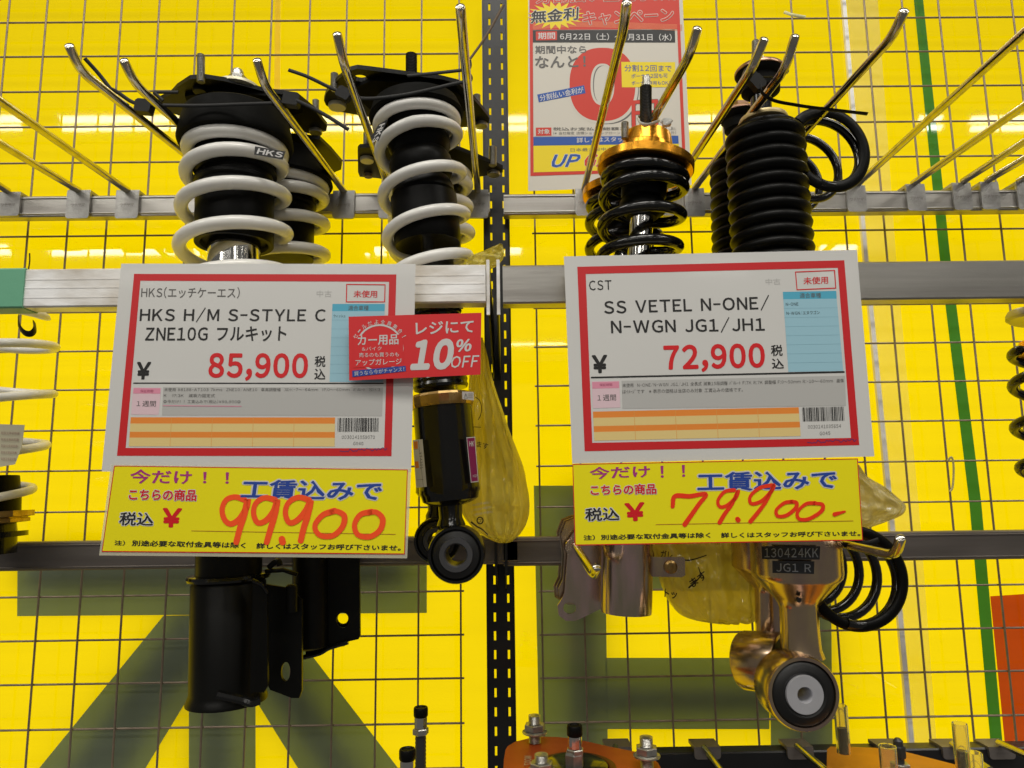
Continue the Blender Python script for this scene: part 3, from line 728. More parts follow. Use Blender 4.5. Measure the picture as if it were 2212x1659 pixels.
RD = dict(corners=[(77, 95), (1503, 62), (1588, 1068), (118, 1103)], seed=8,
  ro=[(142, 145), (1442, 113), (1515, 1013), (178, 1043)], ri=[(183, 180), (1410, 150), (1475, 978), (215, 1002)],
  box=([(1202, 168), (1397, 160), (1403, 251), (1210, 259)], [(1207, 173), (1392, 165), (1398, 246), (1214, 254)]),
  hdr=[(1143, 267), (1403, 262), (1405, 300), (1145, 303)], blue=[(1145, 303), (1405, 300), (1437, 652), (1170, 657)],
  line=((212, 684), (1440, 657), 8), pink=[(212, 703), (347, 700), (352, 830), (218, 834)], pinkh=[(214, 706), (345, 703), (346, 735), (216, 738)],
  grey=[(358, 700), (1445, 675), (1450, 822), (362, 836)], tab=[(218, 850), (1220, 829), (1230, 969), (225, 992)],
  bar=[(1237, 830), (1442, 826), (1447, 893), (1241, 898)], scr=(1262, 998),
  texts=[('CST', (198, 212), (308, 209), (200, 260), M_ink, B(bold=.015)), ('中古', (1058, 203), (1130, 201), (1060, 233), M_faint, {}),
   ('未使用', (1242, 196), (1362, 191), (1244, 232), M_redd, B(bold=.02)), ('適合車種', (1225, 273), (1328, 271), (1226, 298), M_inkg, B(lift=.0007)),
   ('N-ONE', (1157, 320), (1218, 318), (1158, 335), M_ink, B(lift=.0008)), ('N-WGN/エヌワゴン', (1160, 362), (1322, 358), (1161, 380), M_ink, B(lift=.0008)),
   ('SS VETEL N-ONE/', (270, 304), (1075, 281), (274, 380), M_ink, B(bold=.03, res=3)), ('N-WGN JG1/JH1', (304, 399), (1052, 386), (308, 475), M_ink, B(bold=.03, res=3)),
   ('¥', (212, 575), (288, 573), (215, 664), M_ink, B(bold=.06)), ('72,900', (560, 527), (1053, 515), (565, 662), M_redd, B(bold=.055, res=4)),
   ('税', (1084, 525), (1141, 524), (1086, 580), M_ink, B(bold=.03)), ('込', (1088, 592), (1146, 590), (1091, 642), M_ink, B(bold=.03)),
   ('保証期間', (250, 713), (312, 712), (250, 726), mat('rose_ink', 'B05878', .5), B(lift=.0009)), ('１週間', (240, 768), (330, 766), (241, 798), M_inkg, B(lift=.0008)),
   ('未使用  N-ONE/N-WGN JG1/JH1 全長式 減衰15段調整 ﾊﾞﾈﾚｰﾄ F:7K R:7K 調整幅 F:0～50mm R:-10～-60mm  画像', (362, 713), (1440, 689), (362, 732), M_inkg, B(lift=.0008)),
   ('はｲﾒｰｼﾞです　※表示の価格は当店のみ対象 工賃込みの価格です。', (362, 743), (948, 733), (362, 763), M_inkg, B(lift=.0008)),
   ('0030141035654', (1265, 916), (1426, 911), (1265, 933), M_inkg, {}), ('G045', (1322, 948), (1373, 946), (1323, 965), M_inkg, {})])
card(SRr, 'right price card, red bordered, priced 72,900 above its yellow strip', RD)
def strip(sf, lab, yc, T, hand, inset, line):
    t = thing('price_strip', lab, 'price strip', sf.P(*yc[3]), 'yellow price strips taped below the cards')
    if inset: sheet(sf, inset, 'clear_laminate', M_clear, t, -.0006, thick=.0006, n=12, m=3)
    sheet(sf, yc, 'strip_sheet', M_tagy, t, 0, thick=.0005, n=16, m=4)
    c = yc; cx = sum(p[0] for p in c)/4; cy = sum(p[1] for p in c)/4
    inn = [(p[0]+(4 if p[0] < cx else -4), p[1]+(4 if p[1] < cy else -5)) for p in c]
    frame_rect(sf, c, inn, 'red_border', M_redd, t, .0003)
    for (s, a, b_, d, mt, kw) in T: text(sf, s, a, b_, d, mt, t, **kw)
    bb = MB(); stroke(sf, bb, line, 3, .0005); bb.build('price_rule', mat('brown_rule', 'B06A18', .5), t, smooth=False)
    lf = .0008
    for pts, wd in hand[1]:
        bb = MB(); stroke(sf, bb, pts, wd, lf, 8); lf += .00008; bb.build('handwritten_stroke', hand[0], t, smooth=False)
    return t
SYL = Surf(.5935, 550, 1105, tilt=.03, curve=.16, conv=cl)
strip(SYL, 'left yellow laminated strip handwritten 99,900 in orange marker', [(128, 1088), (1623, 1108), (1608, 1540), (65, 1527)],
  [('今だけ', (212, 1106), (526, 1112), (208, 1178), M_mag, B(bold=.035)), ('！', (582, 1120), (600, 1120), (580, 1178), M_mag, B(bold=.035)), ('！', (696, 1122), (714, 1122), (694, 1180), M_mag, B(bold=.035)),
   ('こちらの商品', (206, 1206), (550, 1210), (202, 1264), M_redd, B(bold=.045, lift=.0007, outline=M_wink, ow=.09)),
   ('税込', (160, 1324), (333, 1328), (152, 1392), M_ink, B(bold=.03, lift=.0007, outline=M_wink, ow=.09)), ('¥', (376, 1303), (476, 1305), (366, 1402), M_redd, B(bold=.06)),
   ('工賃込みで', (782, 1158), (1498, 1168), (768, 1258), M_navy, B(bold=.04, lift=.0007, outline=M_wink, ow=.09)),
   ('注）', (130, 1468), (185, 1469), (129, 1494), M_ink, B(bold=.04)), ('別途必要な取付金具等は除く', (220, 1467), (800, 1479), (217, 1497), M_ink, B(bold=.045)),
   ('詳しくはスタッフお呼び下さいませ。', (854, 1481), (1590, 1492), (851, 1511), M_ink, B(bold=.045))],
  (M_hand, [([(792, 1262), (745, 1248), (700, 1262), (678, 1310), (690, 1362), (722, 1385), (765, 1360), (800, 1305), (808, 1262), (790, 1340), (768, 1410), (750, 1478)], [30, 26, 30, 34, 30]),
            ([(948, 1262), (895, 1252), (850, 1280), (838, 1330), (858, 1378), (900, 1368), (940, 1320), (958, 1265), (945, 1340), (925, 1410), (905, 1478)], [30, 26, 30, 34, 30]),
            ([(982, 1462), (986, 1478)], 34),
            ([(1120, 1262), (1065, 1250), (1015, 1278), (1000, 1330), (1020, 1378), (1062, 1365), (1105, 1315), (1128, 1268), (1112, 1345), (1095, 1400), (1078, 1470)], [30, 26, 30, 34, 30]),
            ([(1250, 1318), (1190, 1340), (1150, 1395), (1175, 1442), (1240, 1445), (1290, 1400), (1300, 1345), (1260, 1320), (1225, 1328)], [32, 26, 28, 30, 24]),
            ([(1440, 1322), (1382, 1338), (1352, 1390), (1370, 1440), (1430, 1450), (1482, 1415), (1495, 1360), (1462, 1325), (1420, 1330)], [30, 26, 28, 30, 24])]),
  [(113, 1082), (1640, 1103), (1620, 1560), (52, 1545)], [(523, 1420), (1560, 1438)])
SYR = Surf(.5935, 1550, 1085, tilt=.03, curve=.10, conv=cr)
strip(SYR, 'right yellow strip handwritten 79,900 in red marker', [(118, 1105), (1508, 1078), (1533, 1477), (130, 1502)],
  [('今だけ', (200, 1120), (495, 1110), (204, 1180), M_mag, B(bold=.035)), ('！', (546, 1114), (562, 1113), (548, 1172), M_mag, B(bold=.035)), ('！', (650, 1110), (666, 1109), (652, 1168), M_mag, B(bold=.035)),
   ('こちらの商品', (206, 1207), (526, 1200), (208, 1258), M_redd, B(bold=.045, lift=.0007, outline=M_wink, ow=.09)),
   ('税込', (180, 1320), (346, 1316), (182, 1384), M_ink, B(bold=.03, lift=.0007, outline=M_wink, ow=.09)), ('¥', (370, 1296), (469, 1290), (376, 1386), M_redd, B(bold=.06)),
   ('工賃込みで', (724, 1147), (1405, 1133), (727, 1240), M_navy, B(bold=.04, lift=.0007, outline=M_wink, ow=.09)),
   ('注）', (172, 1451), (228, 1450), (173, 1477), M_ink, B(bold=.04)), ('別途必要な取付金具等は除く', (256, 1449), (790, 1438), (257, 1475), M_ink, B(bold=.045)),
   ('詳しくはスタッフお呼び下さいませ。', (841, 1439), (1520, 1430), (842, 1465), M_ink, B(bold=.045))],
  (M_handr, [([(606, 1312), (618, 1262), (690, 1262), (768, 1252), (735, 1300), (700, 1350), (665, 1400)], [20, 24, 20, 22, 24]),
             ([(905, 1232), (860, 1240), (828, 1280), (835, 1312), (870, 1308), (912, 1270), (925, 1235), (895, 1300), (862, 1345), (835, 1390)], [20, 16, 20, 18, 22]),
             ([(922, 1373), (926, 1378)], 24),
             ([(1090, 1208), (1030, 1222), (985, 1262), (990, 1298), (1040, 1285), (1085, 1240), (1100, 1208), (1062, 1285), (1022, 1340), (985, 1385)], [20, 16, 20, 18, 22]),
             ([(1190, 1288), (1150, 1295), (1112, 1328), (1118, 1358), (1160, 1355), (1205, 1320), (1208, 1292), (1178, 1290)], [20, 16, 18, 20, 16]),
             ([(1300, 1295), (1255, 1300), (1215, 1338), (1222, 1372), (1270, 1372), (1330, 1335), (1335, 1302), (1290, 1297)], [20, 16, 18, 20, 16]),
             ([(1395, 1350), (1445, 1336)], [22, 10])]),
  None, [(525, 1400), (1485, 1382)])
# red discount sticker
SS_ = Surf(.5935, 895, 750, curve=.05, conv=cl, sidetilt=-.01)
st = thing('discount_sticker', 'red ten percent off sticker on the right edge of the left price card', 'sticker', SS_.P(1325, 655))
sheet(SS_, [(1322, 330), (1998, 310), (1993, 625), (1325, 655)], 'sticker_sheet', M_tagr, st, 0, thick=.0004)
tx = lambda s, a, b_, c, mt=M_wink, **k: text(SS_, s, a, b_, c, mt, st, **k)
tx('レジにて', (1662, 358), (1958, 346), (1664, 422), bold=.03)
tx('10', (1645, 447), (1862, 440), (1634, 605), bold=.09, shear=.12, res=4)
tx('%', (1872, 446), (1950, 442), (1868, 510), bold=.05, shear=.12, res=4)
tx('OFF', (1846, 531), (1988, 525), (1840, 592), bold=.02, shear=.1)
bb = MB(); disc(SS_, bb, (1480, 490), 122, 122, .0004, rin=9); bb.build('white_ring', M_wink, st, smooth=False)
rb = lambda c, n_, mt, lf: sheet(SS_, c, n_, mt, st, lf, n=6, m=1)
rb([(1345, 428), (1600, 420), (1600, 582), (1345, 590)], 'red_band', M_tagr, .0006)
tx('カー用品', (1368, 426), (1576, 419), (1368, 478), lift=.0009, bold=.03); tx('&バイク', (1390, 485), (1490, 481), (1390, 504), lift=.0009)
tx('売るのも買うのも', (1375, 514), (1578, 510), (1375, 537), lift=.0009, bold=.01); tx('アップガレージ', (1357, 548), (1592, 541), (1357, 580), lift=.0009, bold=.015)
arc = 'セールだよ全員集合！'
for k, ch in enumerate(arc):
    a = math.radians(-152+124*k/(len(arc)-1)); R0 = 140; c = (1480+R0*math.cos(a), 496+R0*math.sin(a)); ux = (-math.sin(a), math.cos(a)); uy = (-math.cos(a), -math.sin(a)); h = 11 if ch not in 'ー！' else 9
    hh = 11; hw = 2.5 if ch == '！' else h
    if ch == 'ー': hh = 3
    tl = (c[0]-ux[0]*hw-uy[0]*hh, c[1]-ux[1]*hw-uy[1]*hh); tr = (c[0]+ux[0]*hw-uy[0]*hh, c[1]+ux[1]*hw-uy[1]*hh); bl = (c[0]-ux[0]*hw+uy[0]*hh, c[1]-ux[1]*hw+uy[1]*hh)
    tx(ch, tl, tr, bl, lift=.0006, bold=.01)
rb([(1340, 605), (1612, 580), (1614, 607), (1341, 637)], 'blue_banner', M_navy, .0009); tx('買うなら今がチャンス！', (1350, 609), (1604, 585), (1351, 632), lift=.0012)
# ================================================================== STRUTS
z1 = lambda x, y: (x*.34722, y*.34722)
z2 = lambda x, y: (640+x*.34722, y*.34722)
z3 = lambda x, y: (1344+x*.39240, y*.39240)
z4 = lambda x, y: (1184+x*.46470, 1088+y*.46470)
zb = lambda x, y: (768+x*.34400, 1088+y*.34400)
z5 = lambda x, y: (864+x*.38600, 672+y*.38600)
def lath(ax, prof, name, mt, par, seg=40, **k):
    b = MB(); ax.lathe(b, prof, seg); return b.build(name, mt, par, **k)
def ztube(name, mt, par, p0, p1, rpx, seg=20, **k):
    """upright round piece between two picture points at the same depth"""
    b = MB(); a, c = P(*p0), P(p1[0], p1[1], p1[2] if len(p1) > 2 else p0[2]); b.tube([a, c], rpx*mpp(a), seg); return b.build(name, mt, par, **k)
def hplate(name, mt, par, pts, Z, th, bev=True, **k):
    """horizontal plate: outline read at height Z"""
    b = MB(); q = [PZ(x, y, Z) for x, y in pts]; b.prism(q, (0, 0, th)); return b.build(name, mt, par, ang=20, **k)
def stud(par, x, yt, yb, Y, r, mt=None, name='stud', thread=True):
    b = MB(); a, c = P(x, yt, Y), P(x, yb, Y); rr = r*mpp(a); n = 14 if thread else 2; L = (a-c).length
    d = (a-c).normalized(); prof = []
    if thread:
        m_ = max(8, int(L/.0016)); 
        for i in range(m_): prof += [(L*i/m_, rr*.88), (L*(i+.5)/m_, rr)]
        prof += [(L*.985, rr*.9), (L, rr*.6)]
    else: prof = [(0, rr), (L*.95, rr), (L, rr*.7)]
    b.lathe(c, d, prof, 16); return b.build(name, mt or M_bolt, par)
def boltcup(par, x, y, Z, r, mt=None):
    """bolt head seen from below, pressed up into a plate at height Z"""
    c = PZ(x, y, Z); b = MB(); R_ = r*mpp(c)
    b.lathe(c+V((0, 0, .001)), (0, 0, -1), [(0, R_), (.0035, R_), (.005, R_*.93), (.005, R_*.0)], 24); return b.build('bolt_head', mt or M_cream, par)
def hks(par, sf, TL, TR, BR, BL):
    sheet(sf, [TL, TR, BR, BL], 'spring_label', M_ink, par, 0, n=8, m=2)
    f = .16
    ux = (TR[0]-TL[0], TR[1]-TL[1]); uy = (BL[0]-TL[0], BL[1]-TL[1]); e = lambda p, a, b_: (p[0]+ux[0]*a+uy[0]*b_, p[1]+ux[1]*a+uy[1]*b_)
    text(sf, HK, e(TL, .07, f), e(TR, -.07, f), e(BL, .07, -f), M_wink, par, .0002, bold=.06, shear=.15)
def eye(name, par, c, Y, R_, length, mt_shell, mt_rub, mt_in, rin, hole, dirv=(0, -1, 0), front=0):
    """bushing eye: open cylinder whose axis points along dirv; c = picture point of the front face"""
    o = P(c[0], c[1], Y); k = mpp(o); d = V(dirv).normalized(); R_ *= k; rin *= k; hole *= k
    b = MB(); b.lathe(o-d*length, d, [(0, R_*.8), (0, R_*.97), (.002, R_), (length-.002, R_), (length, R_*.97), (length, R_*.88), (length-.004, R_*.86)], 56, caps=False); b.build('eye_shell', mt_shell, par)
    b = MB(); b.lathe(o-d*(length-.001), d, [(0, R_*.86), (length-.003, R_*.86), (length-.001, R_*.80), (length+.0005, R_*.6), (length-.0005, rin*1.02), (0, rin*1.02)], 56, caps=False); b.build('rubber_bush', mt_rub, par)
    b = MB(); b.lathe(o-d*length, d, [(0, hole), (0, rin), (length+.0015, rin), (length+.0025, rin*.97), (length+.0025, hole*1.12), (length+.001, hole), (0, hole)], 48, caps=False); b.build('inner_sleeve', mt_in, par)

# ---- A: left white spring strut (front)
def strut_a():
    ax = Axis((512, 205, .70), (490, 1520, .70))
    t = thing('suspension_strut', 'front left strut with white spring hanging behind the 85,900 card', 'suspension strut', ax.at(205), 'white spring struts')
    Z = ax.at(203).z
    pts = [z1(*p) for p in ((1060, 590), (1100, 545), (1180, 492), (1270, 485), (1400, 505), (1640, 568), (1850, 600), (1960, 690), (2035, 785), (2030, 815), (1930, 832), (1800, 800), (1500, 770), (1230, 760), (1060, 700), (985, 625))]
    hplate('top_plate', M_black, t, pts, Z, .0045)
    q = hplate('plate_reinforcement', M_seat, t, [z1(*p) for p in ((1150, 600), (1330, 565), (1700, 600), (1850, 640), (1880, 700), (1750, 740), (1300, 720), (1180, 680))], Z-.004, .004)
    stud(t, 434, 118, 178, .668, 8.5); stud(t, 682, 216, 268, .765, 7.5)
    boltcup(t, 682, 281, Z, 14, M_bolt)
    boltcup(t, *z1(1245, 553), Z, 15, M_black)
    wx = Axis((515, 150, .70), (513, 205, .70))
    lath(wx, [(188, 41), (190, 47), (196, 48), (199, 40)], 'top_washer', M_cream, t)
    b = MB(); b.lathe(ax.at(199)+V((0, 0, 0)), (0, 0, 1), [(0, 20*mpp(ax.at(199))), (.017, 20*mpp(ax.at(199)))], 6, start=.3); b.build('top_nut', M_bolt, t, ang=20)
    b = MB(); b.lathe(ax.at(190), (0, 0, 1), [(0, .0062), (.017, .0062), (.020, .005), (.0215, .002)], 20); b.build('rod_end', M_bolt, t)
    lath(ax, [(252, 98), (258, 107), (280, 113), (298, 117), (312, 119), (318, 117), (321, 108), (316, 78), (312, 40)], 'spring_seat', M_seat, t, 64)
    b = MB(); ax.helix(b, [(-.55, 326, 95), (.2, 330, 96), (1, 368, 97), (2, 441, 106), (3, 523, 109), (4, 612, 108), (5, 692, 106), (5.3, 710, 104)], 14.2); b.build('coil_spring', M_white, t, label='white painted coil spring')
    lath(ax, [(306, 76), (340, 76), (344, 84), (352, 84), (356, 77), (366, 77), (370, 85), (378, 85), (382, 77), (392, 77), (396, 84), (402, 84), (406, 78), (412, 80), (528, 81), (530, 80), (529, 70), (520, 66)], 'dust_boot', M_matte, t, 56)
    lath(ax, [(500, 54), (720, 54)], 'piston_rod', M_chrome, t, 48)
    sf = Surf(.643, 583, 332, curve=2.2); sf.xc = ax.at(370).x
    hks(t, sf, (551, 316), (617, 327), (611, 345), (549, 334))
    # lower tube, clamp and ears
    lath(ax, [(700, 66), (1225, 68), (1264, 68)], 'damper_tube', M_black, t, 48)
    lath(ax, [(1238, 69), (1240, 84), (1246, 86), (1251, 84), (1252, 70)], 'tube_flange', M_gloss, t, 48)
    lath(ax, [(1252, 72), (1260, 77), (1490, 77), (1500, 80), (1508, 84), (1514, 84), (1518, 70), (1524, 40), (1525, 0)], 'clamp_sleeve', M_black, t, 48)
    b = MB(); Yf = .64
    # U-shaped ears: two upright plates, edge-on to the picture, one face slightly visible
    for (dx, dy, Y0_, Y1_) in ((0, 0, .66, .725),):
        pts = [P(546, 1258, .665), P(577, 1276, .668), P(578, 1482, .668), P(570, 1496, .668), P(548, 1496, .665), P(540, 1500, .664)]
        b.prism(pts, (0, .004, 0))
    b.build('clamp_ear', M_black, t, ang=25)
    b = MB(); b.tube(smooth_path([P(545, 1254, .66), P(566, 1264, .664), P(577, 1280, .668)], 5), .002, 8); b.build('weld_bead', M_gloss, t); b = MB(); b.tube(smooth_path([P(470, 1500, .655), P(522, 1512, .658), P(542, 1518, .66), P(560, 1513, .664)], 6), .004, 8); b.build('weld_bead', M_gloss, t)
    a = MB(); hp = P(617, 1451, .70)
    a.plate([P(575, 1262, .70), P(620, 1270, .70), P(638, 1282, .70), P(652, 1296, .70), P(652, 1492, .70), P(646, 1508, .70), P(630, 1508, .70), P(583, 1490, .70), P(575, 1470, .70)], (0, .004, 0),
            [(hp, V((10*mpp(hp), 0, 0)), V((0, 0, 20*mpp(hp))))]); a.build('mounting_ear', M_black, t, ang=25)
    b = MB(); b.tube(smooth_path([P(582, 1225, .685), P(592, 1216, .682), P(601, 1212, .68), P(605, 1222, .68)], 5), .0028, 8); b.build('brake_hose_clip', M_black, t); b = MB(); b.tube([P(575, 1234, .69), P(612, 1231, .68), P(642, 1241, .68)], .0022, 8); b.build('brake_hose_clip', M_black, t)
    stud(t, 630, 1262, 1322, .694, 12, M_black, 'ear_boss', False)
strut_a()
# ---- B: the strut behind it
def strut_b():
    ax = Axis((614, 330, .79), (690, 1420, .79))
    ax = Axis((616, 330, .79), (610, 560, .79))
    t = thing('suspension_strut', 'second strut with white spring half hidden behind the front left one', 'suspension strut', ax.at(330), 'white spring struts')
    Z = ax.at(322).z
    hplate('top_plate', M_black, t, [z1(*p) for p in ((1700, 860), (1800, 850), (1990, 868), (2060, 935), (2128, 1015), (2122, 1055), (1990, 1110), (1700, 1080), (1500, 1000), (1540, 900))], Z, .0045)
    lath(ax, [(330, 60), (345, 78), (372, 94), (396, 102), (401, 99), (395, 60)], 'spring_seat', M_seat, t, 56)
    b = MB(); ax.helix(b, [(-.55, 400, 82), (.3, 408, 83), (1, 436, 84), (2, 498, 88), (3, 566, 90), (4, 640, 90)], 12.5); b.build('coil_spring', M_white, t)
    lath(ax, [(390, 62), (415, 62), (418, 68), (424, 68), (428, 62), (436, 62), (440, 68), (446, 68), (450, 62), (456, 65), (560, 65)], 'dust_boot', M_matte, t, 40)
    ay = Axis((670, 1100, .76), (672, 1420, .76))
    lath(ay, [(1100, 38), (1395, 38), (1400, 30)], 'damper_tube', M_black, t, 40)
    hp = P(740, 1340, .76)
    a = MB(); a.plate([P(700, 1150, .76), P(776, 1152, .76), P(778, 1374, .76), P(774, 1381, .76), P(752, 1386, .76), P(744, 1396, .76), P(712, 1400, .76), P(690, 1412, .76), P(660, 1420, .76), P(660, 1150, .76)], (0, .004, 0),
            [(hp, V((13.5*mpp(hp), 0, 0)), V((0, 0, 16*mpp(hp))))]); a.build('mounting_ear', M_black, t, ang=25)
    a = MB(); a.plate([P(716, 1150, .785), P(772, 1152, .785), P(774, 1362, .785), P(716, 1380, .785)], (0, .004, 0), [(P(740, 1336, .785), V((.006, 0, 0)), V((0, 0, .006)))]); a.build('mounting_ear', M_black, t, ang=25)
    b = MB(); b.tube(smooth_path([P(655, 1420, .757), P(690, 1411, .757), P(712, 1399, .757), P(752, 1387, .757)], 5), .0025, 8); b.build('weld_bead', M_gloss, t)
strut_b()
# ---- C: long strut whose eye hangs beside the red sticker
def eye_neck(ax, prof, t, mt): lath(ax, prof, 'eye_neck', mt, t, 32)
def strut_c():
    ax = Axis((895, 195, .69), (975, 1100, .69))
    t = thing('suspension_strut', 'strut with white spring and black round eye left of the slotted post', 'suspension strut', ax.at(195), 'white spring struts')
    Z = ax.at(190).z
    pts = [z2(*p) for p in ((172, 625), (185, 580), (265, 490), (330, 440), (380, 428), (450, 436), (700, 468), (900, 492), (1010, 520), (1090, 600), (1150, 670), (1202, 735), (1198, 765), (1150, 785), (1040, 792), (800, 770), (560, 745), (380, 715), (240, 690), (185, 655))]
    hp = PZ(*z2(400, 487), Z)
    b = MB(); b.plate([PZ(x, y, Z) for x, y in pts], (0, 0, .0045), [(hp, V((.0068, 0, 0)), V((0, .006, 0)))]); b.build('top_plate', M_black, t, ang=20)
    hplate('plate_reinforcement', M_seat, t, [z2(*p) for p in ((330, 560), (480, 500), (860, 530), (1000, 580), (1080, 680), (900, 740), (500, 720))], Z-.004, .004)
    boltcup(t, *z2(255, 650), Z, 19); boltcup(t, *z2(1150, 768), Z, 14, M_bolt)
    stud(t, z2(238, 0)[0], 159, 195, .683, 8.5); stud(t, z2(1124, 0)[0], 205, 250, .765, 8)
    cx = z2(716, 0)[0]
    stud(t, cx, 117, 175, .685, 12.5, M_dark, 'threaded_rod')
    lath(Axis((889, 100, .69), (893, 195, .69)), [(180, 20), (182, 24), (190, 24), (192, 20)], 'top_nut', M_dark, t, 6)
    lath(ax, [(224, 82), (229, 92), (244, 98), (254, 102), (259, 98), (254, 40)], 'spring_seat', M_seat, t, 56)
    ks = [(-.55, 264, 82), (.1, 268, 84), (1, 306, 85), (2, 403, 87), (3, 492, 86), (4, 583, 84), (5, 665, 82), (5.3, 690, 80)]
    b = MB(); ax.helix(b, ks, 12.2); b.build('coil_spring', M_white, t, label='white painted coil spring')
    lath(ax, [(262, 66), (272, 60), (282, 56), (300, 66), (312, 68), (322, 66), (334, 58), (346, 66), (360, 68), (378, 66), (392, 58), (408, 66), (420, 67), (428, 62)], 'bump_stop', M_matte, t, 48)
    lath(ax, [(426, 64), (428, 71), (500, 72), (524, 72), (530, 69), (527, 60), (515, 30)], 'dust_cover', M_matte, t, 56)
    lath(ax, [(500, 14.5), (620, 15)], 'piston_rod', M_chrome, t, 24)
    lath(ax, [(560, 20), (566, 52), (600, 53), (812, 58)], 'damper_body', M_black, t, 48)
    pr = []
    for i in range(14): pr += [(676+i*12.2, 60), (682+i*12.2, 57.5)]
    lath(ax, pr, 'threaded_tube', M_gloss, t, 48)
    lath(ax, [(852, 60), (853, 66), (858, 68), (874, 68), (880, 66), (881, 60)], 'lock_ring', M_ringg, t, 20, ang=10)
    lath(ax, [(868, 60), (872, 63), (1050, 65), (1062, 66), (1068, 63), (1080, 60), (1086, 50), (1092, 30)], 'lower_body', M_gloss, t, 56)
    ay = Axis((972, 1080, .69), (975, 1140, .69))
    eye_neck(ay, [(1085, 26), (1118, 25), (1128, 29), (1134, 31), (1142, 28), (1152, 36)], t, M_gloss)
    eye('eye', t, (985, 1199), .655, 62, .035, M_gloss, M_rub, M_bushing, 37, 23)
    sf = Surf(.6565, 950, 1000); sf.conv = z5; sf.curve = 14; sf.xc = ax.at(1000).x
    sheet(sf, [(372, 707), (420, 703), (440, 955), (397, 960)], 'maker_label', M_purple, t, 0, n=6, m=4)
    text(sf, 'HK', (388, 728), (414, 727), (389, 757), M_wink, t, .0003, bold=.05); text(sf, 'HIP', (408, 916), (434, 914), (409, 930), M_wink, t, .0003, bold=.01)
    frame_rect(sf, [(372, 707), (420, 703), (440, 955), (397, 960)], [(375, 712), (417, 708), (436, 950), (400, 955)], 'label_border', M_wink, t, .0002)
    sheet(sf, [(72, 722), (126, 717), (150, 983), (90, 988)], 'serial_label', M_wink, t, 0, n=6, m=4)
    sheet(sf, [(76, 730), (99, 728), (100, 770), (78, 772)], 'label_print', M_orp, t, .0002, n=3, m=2); sheet(sf, [(82, 842), (103, 840), (107, 878), (86, 880)], 'label_print', M_orp, t, .0002, n=3, m=2)
    bb = MB(); stroke(sf, bb, [(103, 722), (131, 984)], 1.6, .0002); stroke(sf, bb, [(78, 775), (104, 772)], 1.4, .0002); stroke(sf, bb, [(92, 945), (130, 942)], 1.4, .0002); bb.build('label_rule', M_ink, t, smooth=False)
    text(sf, 'YT4301', (121, 788), (128, 882), (107, 790), M_ink, t, .0002)
    sg = Surf(.652, 1010, 860); sg.conv = z5; sg.curve = 13; sg.xc = ax.at(860).x
    sheet(sg, [(347, 450), (413, 452), (414, 500), (349, 492)], 'warning_label', M_wink, t, 0, n=6, m=2)
    bb = MB(); 
    for q in (((368, 461), (358, 487)), ((368, 461), (378, 488)), ((358, 487), (378, 488)), ((368, 468), (368, 480))): stroke(sg, bb, q, 1.8, .0003)
    bb.build('warning_triangle', M_ink, t, smooth=False)
    for k in range(3): text(sg, '危険注意書', (382, 460+k*10), (406, 461+k*10), (382, 467+k*10), M_inkg, t, .0003)
    sh = Surf(.637, 815, 275, sidetilt=.9)
    hks(t, sh, (838, 258), (817, 306), (801, 296), (818, 268))
strut_c()
# ---- D: the one behind it
def strut_d():
    ax = Axis((928, 360, .78), (950, 1060, .78))
    t = thing('suspension_strut', 'rearmost white spring strut, its plate showing left and right behind the long one', 'suspension strut', ax.at(360), 'white spring struts')
    Z = ax.at(352).z
    hplate('top_plate', M_black, t, [z2(*p) for p in ((382, 935), (396, 920), (480, 915), (700, 880), (965, 915), (1120, 975), (1285, 1050), (1285, 1072), (1240, 1085), (1080, 1108), (700, 1140), (500, 1108), (395, 1100), (384, 1070))], Z, .0045)
    boltcup(t, *z2(440, 985), Z, 15); boltcup(t, *z2(1228, 1072), Z, 14, M_bolt)
    hp = z2(448, 1083); boltcup(t, hp[0], hp[1], Z, 9, M_wire)
    stud(t, z2(437, 0)[0], 287, 325, .765, 7); stud(t, z2(1222, 0)[0], 317, 358, .785, 8.5)
    b = MB(); ax.helix(b, [(-.55, 384, 78), (.4, 392, 80), (1, 410, 80), (2, 462, 80), (3, 520, 82), (4, 590, 84)], 13); b.build('coil_spring', M_white, t)
    lath(ax, [(370, 60), (470, 62), (540, 62)], 'dust_cover', M_matte, t, 40)
    lath(ax, [(540, 20), (1040, 50), (1062, 52), (1070, 46), (1078, 20)], 'lower_body', M_gloss, t, 40)
    eye_neck(Axis((944, 1050, .78), (946, 1130, .78)), [(1070, 22), (1102, 21), (1112, 26), (1120, 26), (1126, 30)], t, M_gloss)
    eye('eye', t, (943, 1168), .755, 50, .03, M_gloss, M_rub, M_bushing, 29, 17)
strut_d()
